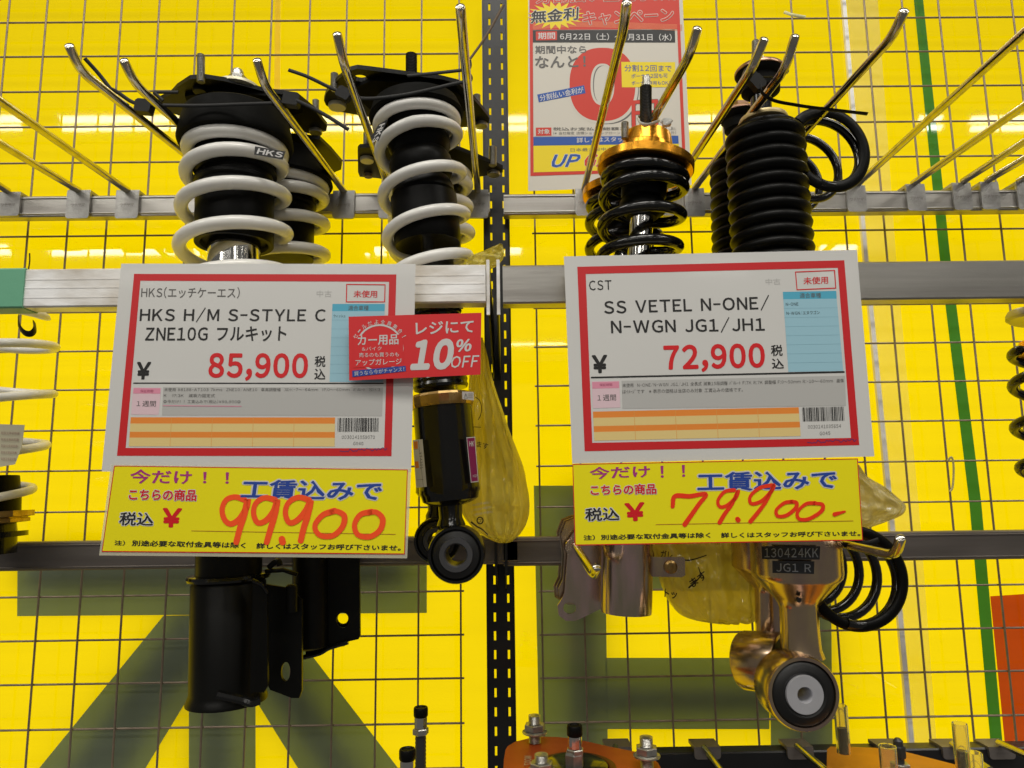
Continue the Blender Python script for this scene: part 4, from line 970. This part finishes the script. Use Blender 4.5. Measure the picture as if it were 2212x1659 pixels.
# ---- E: gold topped black spring damper (front)
def gold_damper(lab, ax, s, y0, full=True, lower=True):
    """s = size relative to the front one; y0 = picture row of its flange centre"""
    t = thing('coilover_damper', lab, 'damper', ax.at(y0), 'gold topped dampers')
    r = lambda v: v*s
    q = lambda d: y0+d*s
    lath(ax, [(q(-76), r(22)), (q(-75), r(45)), (q(-72), r(49)), (q(-44), r(56)), (q(-42), r(58)), (q(-26), r(61)), (q(-14), r(62)), (q(-13), r(100)), (q(-11), r(103)), (q(4), r(103)), (q(6), r(101)), (q(6), r(84)), (q(3), r(40))], 'gold_top_mount', M_gold, t, 64, ang=25)
    lath(ax, [(q(4), r(84)), (q(12), r(88)), (q(20), r(60)), (q(26), r(50)), (q(60), r(48)), (q(66), r(44)), (q(76), r(50)), (q(90), r(50)), (q(98), r(40)), (q(106), r(32))], 'bump_stop', M_matte, t, 40)
    b = MB(); ax.helix(b, [(-.25, q(22), r(84)), (.5, q(26), r(84)), (1, q(50), r(85)), (2, q(112), r(84)), (3, q(180), r(82)), (4, q(250), r(82)), (5, q(318), r(80))], 12*s); b.build('coil_spring', M_gloss, t, label='gloss black coil spring')
    lath(ax, [(q(90), r(25)), (q(330), r(25))], 'piston_rod', M_chrome, t, 32)
    return t
axe = Axis((1394, 365, .69), (1380, 560, .69))
tE = gold_damper('front damper with gold top hat and black spring, white tie round its stud', axe, 1.0, 365)
stud(tE, 1395, 187, 290, .672, 13, M_dark, 'threaded_rod'); stud(tE, 1396.5, 166, 189, .672, 9, M_bolt, 'adjuster_tip', False)
stud(tE, 1350, 264, 300, .675, 8); 
axf = Axis((1350, 424, .78), (1346, 600, .78))
tF = gold_damper('rear damper whose gold flange shows left below the front gold one', axf, .885, 424)
# lower ends of the gold dampers: iridescent tubes with forged ears
def lower_ends():
    t = tE
    ay = Axis((1356, 1080, .73), (1353, 1325, .73))
    lath(ay, [(1085, 55), (1318, 55), (1323, 54), (1324, 48), (1318, 46)], 'lower_tube', M_pink, t, 56)
    Y = .77; pts = [zb(*p) for p in ((1420, 120), (1560, 120), (1560, 650), (1500, 680), (1420, 720), (1380, 737), (1320, 735), (1275, 700), (1268, 640), (1300, 590), (1312, 560), (1330, 330), (1330, 240), (1370, 180))]
    hp = P(*zb(1345, 655), Y); hp2 = P(*zb(1368, 275), Y)
    b = MB(); b.plate([P(x, y, Y) for x, y in pts], (0, .0035, 0), [(hp, V((40*.344*mpp(hp), 0, 0)), V((0, 0, 36*.344*mpp(hp)))), (hp2, V((.005, 0, 0)), V((0, 0, .007)))]); b.build('mounting_ear', M_pink, t, ang=25)
    b = MB(); b.lathe(P(*zb(1368, 275), Y-.002), (0, 1, 0), [(0, .004), (0, .0085), (.003, .009), (.003, .004)], 24); b.build('ear_boss', M_pink, t)
    for k in range(3):
        b = MB(); Yk = Y+.012+.012*k; dx = -3-6*k; dy = -2-3*k
        pk = [(x+dx*.9, y+dy) for x, y in [zb(*p) for p in ((1395, 95), (1500, 90), (1500, 640), (1340, 640), (1290, 610), (1282, 540), (1310, 480), (1318, 330), (1300, 200), (1330, 120))]]
        b.prism([P(x, y, Yk) for x, y in pk], (0, .003, 0)); b.build('mounting_ear', M_pink if k % 2 else M_goldz, t if k < 1 else tF, ang=25)
    b = MB(); b.prism([P(*zb(*p), .722) for p in ((1828, 350), (1845, 335), (2060, 335), (2070, 350), (2070, 450), (2050, 462), (1828, 458))], (0, .002, 0)); b.build('hose_tab', M_goldz, t, ang=25)
    c = P(*zb(1978, 398), .7215); b = MB(); b.lathe(c, (0, -1, 0), [(0, .0065), (.002, .0065), (.0035, .0045), (.0035, .0022), (.002, .0018), (.002, 0)], 24); b.build('tab_rivet', M_ringg, t)
    lath(Axis((1440, 1080, .80), (1438, 1300, .80)), [(1085, 30), (1238, 30)], 'lower_tube', M_goldz, tF, 32)
lower_ends()
# ---- G, H: bellows dampers
def bellows(lab, top, bot, y0, y1, r0, r1, n, s, cap):
    ax = Axis(top, bot)
    t = thing('bellows_damper', lab, 'damper', ax.at(y0), 'dampers with black rubber bellows')
    pr = []; L = y1-y0; h = L/n
    pr.append((y0-5*s, r0*.5)); pr.append((y0-5*s, r0*.85))
    for i in range(n):
        r = r0+(r1-r0)*i/n
        for u, k in ((0, .86), (.10, .90), (.26, .975), (.5, 1.0), (.74, .975), (.9, .90)): pr.append((y0+(i+u)*h, r*k))
    pr.append((y1, r1*.9))
    lath(ax, pr, 'rubber_bellows', M_matte, t, 64, ang=80)
    return t, ax
tG, axg = bellows('front damper in ribbed black bellows with gold cylinder and silver bushing', (1648, 250, .67), (1672, 600, .67), 288, 640, 83, 88, 13, 1, None)
lath(axg, [(256, 40), (257, 49), (262, 51), (266, 50), (268, 45)], 'collar_ring', mat('beige_collar', (.50, .40, .20), .4, .4), tG, 48)
ag = Axis((1640, 120, .67), (1646, 280, .67))
lath(ag, [(172, 22), (278, 22)], 'upper_shaft', M_gloss, tG, 32)
lath(ag, [(150, 30), (152, 50), (156, 53), (160, 53), (161, 51)], 'bronze_washer', M_bronze, tG, 48)
lath(ag, [(161, 40), (161.6, 51.5), (169, 48), (174, 41), (200, 40), (210, 26)], 'top_bush', M_seat, tG, 32)
lath(Axis((1634, 90, .67), (1638, 150, .67)), [(118, 11), (119, 13), (133, 13)], 'top_nut', M_bolt, tG, 6, ang=15)
stud(tG, 1632, 88, 122, .67, 8, M_bolt, 'threaded_rod'); lath(ag, [(134, 17), (136, 24), (150, 26), (152, 24)], 'small_washer', M_bolt, tG, 32)
tH, axh = bellows('rear damper in black bellows, left of and behind the front one', (1606, 330, .76), (1618, 640, .76), 352, 690, 73, 76, 14, .88, None)
ah = Axis((1597, 190, .76), (1603, 350, .76))
lath(ah, [(262, 20), (350, 20)], 'upper_shaft', M_gloss, tH, 32)
lath(ah, [(243, 28), (245, 44), (248, 47), (252, 47), (253, 45)], 'bronze_washer', M_bronze, tH, 40)
lath(ah, [(253, 34), (253.6, 45), (260, 42), (264, 36), (282, 34), (292, 22)], 'top_bush', M_seat, tH, 32); lath(ah, [(225, 18), (226, 22), (243, 24)], 'top_nut', M_bronze, tH, 6, ang=15)
def lower_g():
    ay = Axis((1713, 1100, .67), (1731, 1420, .67)); t = tG
    lath(ay, [(1060, 93), (1236, 94), (1246, 92), (1254, 84), (1268, 72), (1290, 52), (1302, 43), (1312, 40), (1360, 40), (1400, 42), (1418, 48)], 'gold_body', M_goldz, t, 64, ang=50)
    eye('eye', t, (1737, 1500), .635, 79, .036, M_goldz, M_rub, M_disc, 41, 15.5)
    b = MB(); c = P(*z4(1160, 445), .638); b.lathe(P(1723, 1295, .645), (0, -1, 0), [(0, .0022), (.004, .0022), (.004, 0)], 16); b.build('drain_hole', M_ink, t)
    sf = Surf(.6262, 1716, 1200, curve=10.5); sf.conv = z4; sf.xc = ay.at(1200).x
    sheet(sf, [(992, 198), (1265, 198), (1262, 260), (994, 258)], 'black_label', M_lab, t, 0, n=12, m=1); text(sf, '130424KK', (1006, 207), (1256, 207), (1006, 250), M_labt, t, .0004, bold=.01)
    sheet(sf, [(1042, 265), (1238, 268), (1236, 327), (1043, 322)], 'black_label', M_lab, t, 0, n=12, m=1); text(sf, 'JG1 R', (1060, 277), (1222, 280), (1061, 316), M_labt, t, .0004, bold=.01)
lower_g()
def lower_h():
    t = tH; ay = Axis((1655, 1100, .74), (1662, 1400, .74))
    lath(ay, [(1080, 74), (1225, 74), (1234, 66), (1262, 40), (1272, 30), (1280, 28), (1400, 28)], 'gold_body', M_goldz, t, 48, ang=50)
    o = P(1700, 1433, .69); k = mpp(o); d = V((.62, -.75, .10)).normalized(); R_ = 64*k; L = .044
    b = MB(); b.lathe(o-d*L, d, [(0, R_*.8), (0, R_*.97), (.002, R_), (L-.002, R_), (L, R_*.97), (L, R_*.86), (L-.01, R_*.85)], 56); b.build('eye_shell', M_goldz, t)
    b = MB(); b.lathe(o-d*(L-.001), d, [(0, R_*.86), (L-.003, R_*.86), (L-.002, R_*.5), (0, R_*.5)], 40); b.build('rubber_bush', M_rub, t)
lower_h()

# ================================================================== LOOSE RING SPRINGS
def ringspring(lab, cx, cy, R0, Y0_, Y1_, turns, r, grp, flat=.0058, cone=1.0, shift=(0, 0), yaw=0.):
    o = P(cx, cy, Y0_); R_ = R0*mpp(o)
    t = thing('coil_spring', lab, 'spring', o, grp)
    pts = []; n = int(turns*44)
    for i in range(n+1):
        u = i/n; a = 2*math.pi*turns*u-1.9; k = 1-(1-cone)*u
        pts.append((o.x+shift[0]*u+math.cos(a)*R_*k*math.cos(yaw)-(Y1_-Y0_)*u*math.sin(yaw), Y0_+(Y1_-Y0_)*u*math.cos(yaw)+math.cos(a)*R_*k*math.sin(yaw), o.z+shift[1]*u+math.sin(a)*R_*k))
    b = MB(); b.tube(pts, r, 12); b.build('wire_coil', M_gloss, t)
    if flat:
        b = MB(); b.tube([(o.x+math.cos(a*math.pi/36-2.6)*(R_+.001)*math.cos(yaw), Y0_+.004*a/58+math.cos(a*math.pi/36-2.6)*R_*math.sin(yaw), o.z+math.sin(a*math.pi/36-2.6)*(R_+.001)) for a in range(58)], 0, 12, flat=(flat, r*.7), ref=(math.sin(yaw), -math.cos(yaw), 0)); b.build('flattened_end', M_matte, t)
    return t
ringspring('loose black ring spring hanging right of the upper bellows', 1791, 320, 85, .66, .765, 3.2, .0043, 'loose black springs tied to the dampers', cone=.95, yaw=.16)
ringspring('loose black ring spring hanging beside the lower gold cylinder', 1853, 1250, 98, .675, .82, 4.0, .0047, 'loose black springs tied to the dampers', cone=1.0, flat=.005)

# ================================================================== EDGE STRUTS
def strut_left():
    ax = Axis((-25, 700, .75), (-35, 1180, .75))
    t = thing('suspension_strut', 'white spring strut cut off by the left edge under the green tape', 'suspension strut', ax.at(700), 'white spring struts')
    b = MB(); ax.helix(b, [(-.3, 690, 114), (0, 690, 116), (1, 776, 127), (2, 890, 118), (3, 1004, 106), (3.9, 1083, 78), (4.2, 1090, 76)], 9.5); b.build('coil_spring', M_white, t)
    lath(ax, [(800, 20), (920, 20), (1028, 22)], 'piston_rod', M_chrome, t, 24)
    lath(ax, [(1030, 20), (1031, 62), (1075, 66), (1108, 66)], 'damper_body', M_matte, t, 40)
    lath(ax, [(1108, 66), (1109, 92), (1121, 92), (1122, 80), (1124, 80), (1125, 84), (1133, 84), (1134, 66)], 'lock_ring', M_ringg, t, 16, ang=10)
    lath(ax, [(1134, 58), (1152, 60), (1153, 80), (1164, 80), (1165, 60), (1200, 60)], 'lower_body', M_gloss, t, 40)
    return t
tJ = strut_left()
b = MB(); b.prism([P(-40, 915, .70), P(53, 918, .70), P(47, 965, .70), P(32, 1003, .70), P(-40, 1015, .70)], (0, .0004, 0)); o = b.build('paper_note', M_cream, None, smooth=False)
tag(o, 'cream paper note inside the white spring at the left edge', 'note')
sf = Surf(.699, 20, 960)
for k in range(5): text(sf, '取扱注意説明書', (2, 932+14*k), (42-k*2, 933+14*k), (2, 938+14*k), mat('note_ink', (.35, .22, .18), .5), o, .0003)
def strut_right():
    ax = Axis((2256, 680, .74), (2262, 1150, .74))
    t = thing('suspension_strut', 'dark strut with orange ring and glossy coils just entering at the right edge', 'suspension strut', ax.at(700), 'struts cut by the right edge')
    lath(ax, [(672, 40), (674, 66), (682, 70), (690, 70), (694, 64), (690, 40)], 'spring_seat', M_steel, t, 48)
    lath(ax, [(738, 40), (740, 46), (752, 48), (753, 54), (764, 56), (770, 50)], 'lock_ring', M_gold, t, 20, ang=15)
    b = MB(); ax.helix(b, [(.2, 760, 58), (1, 802, 58), (2, 896, 58), (3, 985, 50), (4, 1070, 40)], 11); b.build('coil_spring', M_gloss, t)
    lath(ax, [(770, 30), (1100, 34)], 'damper_body', M_gloss, t, 32)
strut_right()
# ================================================================== CABLE TIES
def tie(name_label, paths, heads=(), mt=None, wd=.0019, ref=(0, 0, 1)):
    t = thing('cable_tie', name_label, 'cable tie', P(*paths[0][0]))
    for p in paths:
        q = smooth_path([P(*c) for c in p], 8) if len(p) > 2 else [P(*c) for c in p]
        b = MB(); b.tube(q, 0, 8, flat=(.0006, wd), ref=ref); b.build('strap', mt or M_tie, t, ang=50)
    for (x, y, Y, a, sz) in heads:
        c = P(x, y, Y); b = MB(); s_ = sz*mpp(c)
        u = V((math.cos(a), 0, -math.sin(a)))*s_; v = V((math.sin(a), 0, math.cos(a)))*s_*.85
        b.prism([c-u-v*.8, c-u*.8-v, c+u*.9-v, c+u-v*.7, c+u*1.1+v*.6, c+u*.7+v, c-u*.7+v, c-u+v*.7], (0, s_*1.2, 0)); b.build('tie_head', mt or M_tie, t, ang=20)
    return t
tie('black cable tie stretched across the left strut top plate', [[(306, 226, .645), (420, 228, .64), (520, 225, .64), (604, 222, .642)],
    [(306, 226, .644), (283, 219, .644), (255, 200, .642), (238, 191, .64)], [(238, 191, .64), (212, 158, .636), (183, 126, .63)],
    [(620, 208, .64), (660, 226, .637), (705, 250, .634), (753, 280, .63)], [(332, 199, .655), (385, 199, .65)], [(332, 199, .655), (352, 218, .65)]], [(307, 226, .643, .1, 17), (627, 211, .638, .15, 17)])
tie('black cable tie across the second strut plate with its tail up the post', [[(623, 151, .63), (665, 166, .632), (715, 190, .636), (742, 200, .638)],
    [(742, 200, .637), (790, 213, .632), (883, 203, .632), (985, 180, .634), (1012, 176, .636), (1018, 166, .64), (1014, 157, .645)],
    [(1012, 150, .66), (950, 157, .66), (880, 164, .655)], [(1014, 130, .65), (1015, 142, .65), (1010, 155, .65)]], [(741, 199, .634, .5, 15)])
tie('brown tail of a tie rising across the slotted post', [[(1015, 128, .65), (1050, 78, .645), (1088, 10, .64)]], mt=mat('brown_nylon', (.10, .06, .03), .4), wd=.0015)
b_pts = [(1377, 255, .668), (1384, 266, .655), (1400, 269, .652), (1420, 262, .655), (1424, 258, .67), (1404, 254, .685), (1380, 252, .68), (1377, 255, .668)]
tie('white cable tie round the threaded stud of the gold damper', [b_pts, [(1428, 262, .655), (1440, 268, .652), (1452, 259, .65)]], [(1441, 262, .652, -.1, 9)], M_tiew, wd=.0016)
tie('black cable tie with long tail under the bronze washer', [[(1612, 150, .62), (1610, 160, .618), (1630, 166, .615), (1670, 166, .615), (1697, 160, .62), (1701, 150, .625)],
    [(1640, 176, .612), (1646, 200, .61), (1672, 217, .61), (1715, 226, .61), (1762, 233, .61), (1874, 246, .608)], [(1622, 160, .618), (1620, 172, .618), (1640, 190, .618)]], [(1638, 174, .61, .9, 16), (1620, 158, .612, .3, 13)])
tie('black tie looped round the aluminium rail near the green tape', [[(40, 684, .66), (41, 702, .65), (52, 718, .645), (66, 721, .645), (75, 712, .65), (74, 696, .66)], [(61, 585, .655), (64, 565, .65), (64, 547, .648)]], wd=.003)
tie('small clear tie tail hooked on the right grid', [[(2047, 995, .862), (2056, 988, .86), (2060, 1010, .86), (2058, 1050, .86), (2052, 1062, .86)]], mt=mat('yellowish_nylon', (.6, .52, .2), .4), wd=.0012)
tie('torn clear tape end on a wire above the gold collar', [[(1694, 26, .865), (1712, 32, .86), (1740, 37, .86)]], mt=mat('pale_tape', (.6, .58, .3), .4), wd=.002)
tie('black tie at the lower ring spring behind the bent peg', [[(1822, 1178, .66), (1850, 1176, .65), (1880, 1172, .645), (1898, 1166, .645)]], wd=.0022)

# ================================================================== PLASTIC BAGS
def bag(lab, rows, conv, Y, depth, mt, folds=9, seedv=1, amp=.0035, nseg=110, fan=None, cat='plastic bag', crumple=1.1):
    from mathutils import noise
    rnd = random.Random(seedv); ph = [rnd.uniform(0, 6.28) for _ in range(6)]
    pr = [(V((*conv(xl, y), 0)), V((*conv(xr, y), 0))) for y, xl, xr in rows]
    L = smooth_path([a for a, b_ in pr], 12); R_ = smooth_path([b_ for a, b_ in pr], 12)
    vs = []; n = nseg
    for j, (a, b_) in enumerate(zip(L, R_)):
        u = j/(len(L)-1); A, B_ = P(a.x, a.y, Y), P(b_.x, b_.y, Y); C_ = (A+B_)/2; hw = (B_.x-A.x)/2; dz = (B_-A); th = depth*min(1, (hw/.02))*math.sin(math.pi*min(.97, max(.05, u*.9+.08)))**.5
        for k in range(n):
            ph_ = 2*math.pi*k/n; x = math.cos(ph_); y = math.sin(ph_)
            w_ = math.sin(folds*ph_+ph[0]+2.0*math.sin(2.3*u+ph[1]))*.6+math.sin((folds*2-1)*ph_+ph[2]-3*u)*.35+math.sin(5*u*6+3*ph_+ph[3])*.35
            w_ += math.sin(23*u+7*ph_+ph[4])*.25
            # fold ridges are sharp
            w_ = math.copysign(abs(w_)**.8, w_)
            cr_ = noise.ridged_multi_fractal(V((x*1.6+seedv, y*1.6, u*3.5)), 1.0, 2.1, 3, 1.0, 2.0)-1.0; w_ += cr_*crumple
            edge = abs(x)**4
            yy = -(abs(y)**.8)*math.copysign(1, y)*th+w_*amp*(1-edge*.7)
            vs.append((C_.x+hw*x*(1+.05*cr_*(1-abs(y))), Y+yy, C_.z+dz.z/2*x))
    m_ = len(L); fs = [(j*n+k, j*n+(k+1) % n, (j+1)*n+(k+1) % n, (j+1)*n+k) for j in range(m_-1) for k in range(n)]
    fs += [tuple(range(n-1, -1, -1)), tuple(range((m_-1)*n, m_*n))]
    b = MB(); b.add(vs, fs); o = b.build('plastic_bag', mt, None, ang=60)
    tag(o, lab, cat); return o
b1 = bag('yellow shop bag hanging beside the black round eye at the post', [(150, 415, 463), (250, 400, 490), (330, 392, 505), (450, 385, 540), (570, 375, 582), (700, 365, 625), (870, 350, 690), (960, 345, 708), (1060, 345, 725), (1130, 350, 724), (1200, 395, 702), (1250, 455, 670), (1285, 520, 630), (1297, 550, 605)], z5, .745, .028, M_bag, 13, 4, amp=.0034, crumple=1.5)
sf = Surf(.708, 1050, 950); sf.conv = z5
def bagtext(par, s, TL, TR, BL, **k):
    o = text(sf, s, TL, TR, BL, M_ink, par, .001, **k); return o
bagtext(b1, 'ます', (432, 727), (496, 742), (428, 760), bold=.02)
bb = MB(); stroke(sf, bb, [(424, 482), (445, 500), (457, 540), (452, 580), (438, 608)], 4, .001); bb.build('printed_arc', M_ink, b1, smooth=False)
bb = MB(); stroke(sf, bb, [(414, 648), (452, 650)], 4, .001); bb.build('printed_line', M_ink, b1, smooth=False)
bb = MB(); stroke(sf, bb, [(400, 1182), (430, 1205), (460, 1222), (490, 1250)], [10, 6], .001); bb.build('printed_arc', M_ink, b1, smooth=False)
bb = MB(); disc(sf, bb, (448, 1172), 20, 22, .001, rin=7); bb.build('recycling_mark', M_ink, b1, smooth=False); bagtext(b1, 'プ', (438, 1162), (458, 1163), (438, 1184), bold=.02)
for k in range(3): text(sf, 'この袋は幼児の手の届かない', (392+8*k, 1082+26*k), (500+10*k, 1062+26*k), (394+8*k, 1096+26*k), M_greyp, b1, .001)
b2 = bag('knotted top of the yellow bag above the rails at the post', [(0, 75, 82), (30, 40, 86), (60, 10, 84), (90, 2, 70), (110, 0, 50)], lambda x, y: (1003+x, 528+y*.5), .66, .008, M_bag, 5, 8, amp=.003, nseg=40)
b3 = bag('clear yellow bag of parts under the right price strip', [(140, 440, 900), (200, 485, 960), (260, 500, 975), (320, 508, 978), (380, 528, 978), (450, 560, 976), (500, 600, 974), (530, 650, 962), (545, 730, 940), (550, 800, 900)], z4, .775, .03, M_bag, 11, 11, amp=.0045)
sf = Surf(.742, 1480, 1250); sf.conv = z4
bagtext(b3, 'ます', (652, 358), (722, 308), (674, 392), bold=.04); bagtext(b3, 'トッ', (542, 395), (600, 405), (540, 435), bold=.05); bagtext(b3, 'ガレ', (525, 215), (580, 222), (522, 250), bold=.04)
bb = MB(); stroke(sf, bb, [(618, 262), (660, 262), (700, 252), (735, 240)], [8, 5], .001); bb.build('printed_arc', M_ink, b3, smooth=False)
bb = MB(); stroke(sf, bb, [(655, 390), (705, 340), (700, 296)], [8, 4], .001); bb.build('printed_arc', M_ink, b3, smooth=False)
b4 = bag('cream plastic wrapping poking out right of the right price strip', [(1110, 1440, 1512), (1165, 1440, 1545), (1210, 1440, 1615), (1270, 1440, 1690), (1310, 1440, 1728), (1345, 1440, 1718), (1380, 1440, 1650), (1412, 1440, 1560), (1425, 1440, 1500)], cr, .74, .02, M_bubble, 5, 6, amp=.003, cat='wrapping')

# ================================================================== BOTTOM EDGE
def nut(par, ax_o, z, h, r, mt, name='nut', flange=0.):
    b = MB(); pr = [(0, r*.9), (h*.12, r), (h*.88, r), (h, r*.9)]
    b.lathe(ax_o+V((0, 0, z)), (0, 0, 1), pr, 6, start=.35); b.build(name, mt, par, ang=15)
    if flange:
        b = MB(); b.lathe(ax_o+V((0, 0, z-.002)), (0, 0, 1), [(0, flange), (.001, flange), (.002, r)], 24); b.build('washer', mt, par)
def rodstand(lab, x, ytop, Y, caprow, k, grp, t=None, base=None):
    """damper rod end: black knurled cap, chrome hex, zinc nut, black rod (sizes in px at its depth)"""
    top = P(x, ytop, Y); m_ = mpp(top); u = lambda v: v*m_*k
    if t is None: t = thing('damper_rod', lab, 'damper rod', top-V((0, 0, .16)), grp)
    b = MB(); pr = [(0, u(14)), (u(3), u(15.5)), (u(17), u(15.5)), (u(20), u(14)), (u(20), u(11)), (u(18), u(9)), (u(18), 0)]
    b.lathe(top-V((0, 0, u(20))), (0, 0, 1), pr, 28); b.build('knurled_cap', M_matte, t)
    for j in range(24):
        pass
    b = MB(); b.lathe(top-V((0, 0, u(42))), (0, 0, 1), [(0, u(13.5)), (u(22), u(13.5))], 12); b.build('chrome_collar', M_chrome, t, ang=12)
    nut(t, top, -u(56), u(13), u(17.5), M_bolt)
    b = MB(); pr = []; L = .20 if base is None else base; 
    for i in range(60): pr += [(-L*i/60, u(12)), (-L*(i+.5)/60, u(11.2))]
    b.lathe(top-V((0, 0, u(56))), (0, 0, 1), pr, 24); b.build('threaded_rod', M_dark, t)
    return t
rodstand('taller black damper rod with knurled cap left of the post foot', 909, 1527, .66, 0, 1.0, 'damper rods at the bottom edge')
rodstand('shorter nearer damper rod with knurled cap at the bottom edge', 880, 1617, .60, 0, 1.15, 'damper rods at the bottom edge')
# red top plate
zc = lambda x, y: ((1680+x/3.5677)*.64, (2350+y/3.5677)*.64)
t = thing('top_mount_plate', 'red orange anodised top mount plate with bolts at the bottom edge', 'mount plate', P(1250, 1659, .60))
ZP = P(1250, 1594, .74).z
b = MB(); q = [PZ(*zc(*p), ZP) for p in ((95, 640), (120, 600), (215, 545), (400, 500), (560, 487), (720, 490), (850, 505), (1080, 545), (1340, 605), (1650, 665), (1850, 740), (1930, 800), (1985, 900), (2000, 1040), (1800, 1300), (900, 1420), (300, 1300), (60, 1000), (75, 760))]
b.prism(q, (0, 0, -.008)); b.build('anodised_plate', M_redan, t, ang=25)
cc = PZ(*zc(935, 855), ZP)
b = MB(); b.lathe(cc, (0, 0, 1), [(-.004, .036), (.0004, .036), (.0012, .034), (.0012, .030), (.0, .029)], 56); b.build('recess_ring', mat('dark_red_anodised', (.10, .012, .004), .4, .5), t)
b = MB(); b.lathe(cc, (0, 0, 1), [(.0, .0285), (.002, .0285), (.003, .027), (.003, .005)], 56); b.build('centre_cap', M_gloss, t)
sfz = lambda x, y: PZ(*zc(x, y), ZP+.0012)
vs, fs = glyphs('ZOOM', .03, 2)
b = MB(); b.add([PZ(*zc(318+92*(1-v)*1.0+0*u, 832-112*u), ZP+.0012)+V((0, 0, q*2e-5)) for u, v, q in vs], [tuple(reversed(f)) for f in fs]); b.build('plate_mark', mat('pale_mark', (.45, .30, .16), .5), t, smooth=False)
rodstand('', 1241, 1566, .66, 0, 1.1, '', t=t, base=.05)
o_ = P(1241, 1655, .66); nut(t, o_, -.004, .016, .0085, M_bolt, 'lock_nut')
for x, yt, yb, r in ((447, 222, 560, 1.0), (530, 690, 1010, 1.12), (1800, 480, 860, 1.08)):
    px, py = zc(x, yb); base = PZ(px, py, ZP); tx_, ty_ = zc(x, yt); top = P(tx_, ty_, base.y); u = mpp(base)*r
    b = MB(); L = (top.z-base.z); pr = []; n_ = 22
    for i in range(n_): pr += [(L*i/n_, u*12), (L*(i+.5)/n_, u*13.2)]
    pr += [(L*.97, u*11), (L, u*6)]
    b.lathe(base, (0, 0, 1), pr, 20); b.build('mounting_stud', M_bolt, t)
    nut(t, V((base.x, base.y, base.z)), L*.44, L*.24, u*23, M_bolt, 'nut', u*27)
# orange plate with clear tubes
zd = lambda x, y: ((2750+x/3.1331)*.64, (2350+y/3.1331)*.64)
t = thing('top_mount_plate', 'orange anodised plate with clear tubed studs at the bottom right', 'mount plate', P(1900, 1659, .62))
ZO = P(1900, 1616, .74).z
b = MB(); q = [PZ(*zd(*p), ZO) for p in ((130, 560), (165, 532), (400, 535), (640, 545), (930, 580), (1500, 725), (1800, 860), (1700, 1100), (700, 1200), (160, 1100), (125, 800))]
b.prism(q, (0, 0, -.008)); b.build('anodised_plate', M_oran, t, ang=25)
def cleartube(lab, x, yt, yb, r, Y, fill):
    px, pt = zd(x, yt); _, pb = zd(x, yb); a, c = P(px, pt, Y), P(px, pb, Y); a.x = c.x = (a.x+c.x)/2; R_ = r*mpp(a)
    tt = thing('clear_tube', lab, 'clear tube', c, 'clear plastic tubes over threaded studs')
    L = a.z-c.z; b = MB(); b.lathe(c, (0, 0, 1), [(0, R_), (L, R_), (L+.0006, R_*.94), (L, R_*.88), (0, R_*.88)], 32); b.build('tube_wall', M_tube, tt)
    pr = []; n_ = 24; LL = L*fill
    for i in range(n_): pr += [(LL*i/n_, R_*.78), (LL*(i+.5)/n_, R_*.7)]
    b = MB(); b.lathe(c, (0, 0, 1), pr, 20); b.build('threaded_stud', M_dark, tt)
cleartube('clear tube on the orange plate touching the silver bushing eye', 290, 100, 600, 14, .68, .55)
cleartube('short wide clear tube in the middle of the orange plate', 785, 530, 960, 18, .64, .12)
cleartube('tallest clear tube right of the orange plate', 1560, 290, 900, 15.5, .66, .55)
cleartube('low clear tube at the bottom right in front of the tallest one', 1700, 600, 960, 16, .62, .3)
t = thing('hex_bolt', 'dark hexagon bolt standing between two clear tubes on the orange plate', 'bolt', P(*zd(905, 758), .65))
o_ = P(*zd(905, 780), .65); nut(t, o_, 0, .006, .008, M_bolt, 'nut', .010); nut(t, o_, .010, .010, .0055, M_dark, 'nut')
b = MB(); b.lathe(o_, (0, 0, 1), [(0, .004), (.024, .004), (.026, .002)], 16); b.build('threaded_shank', M_dark, t)
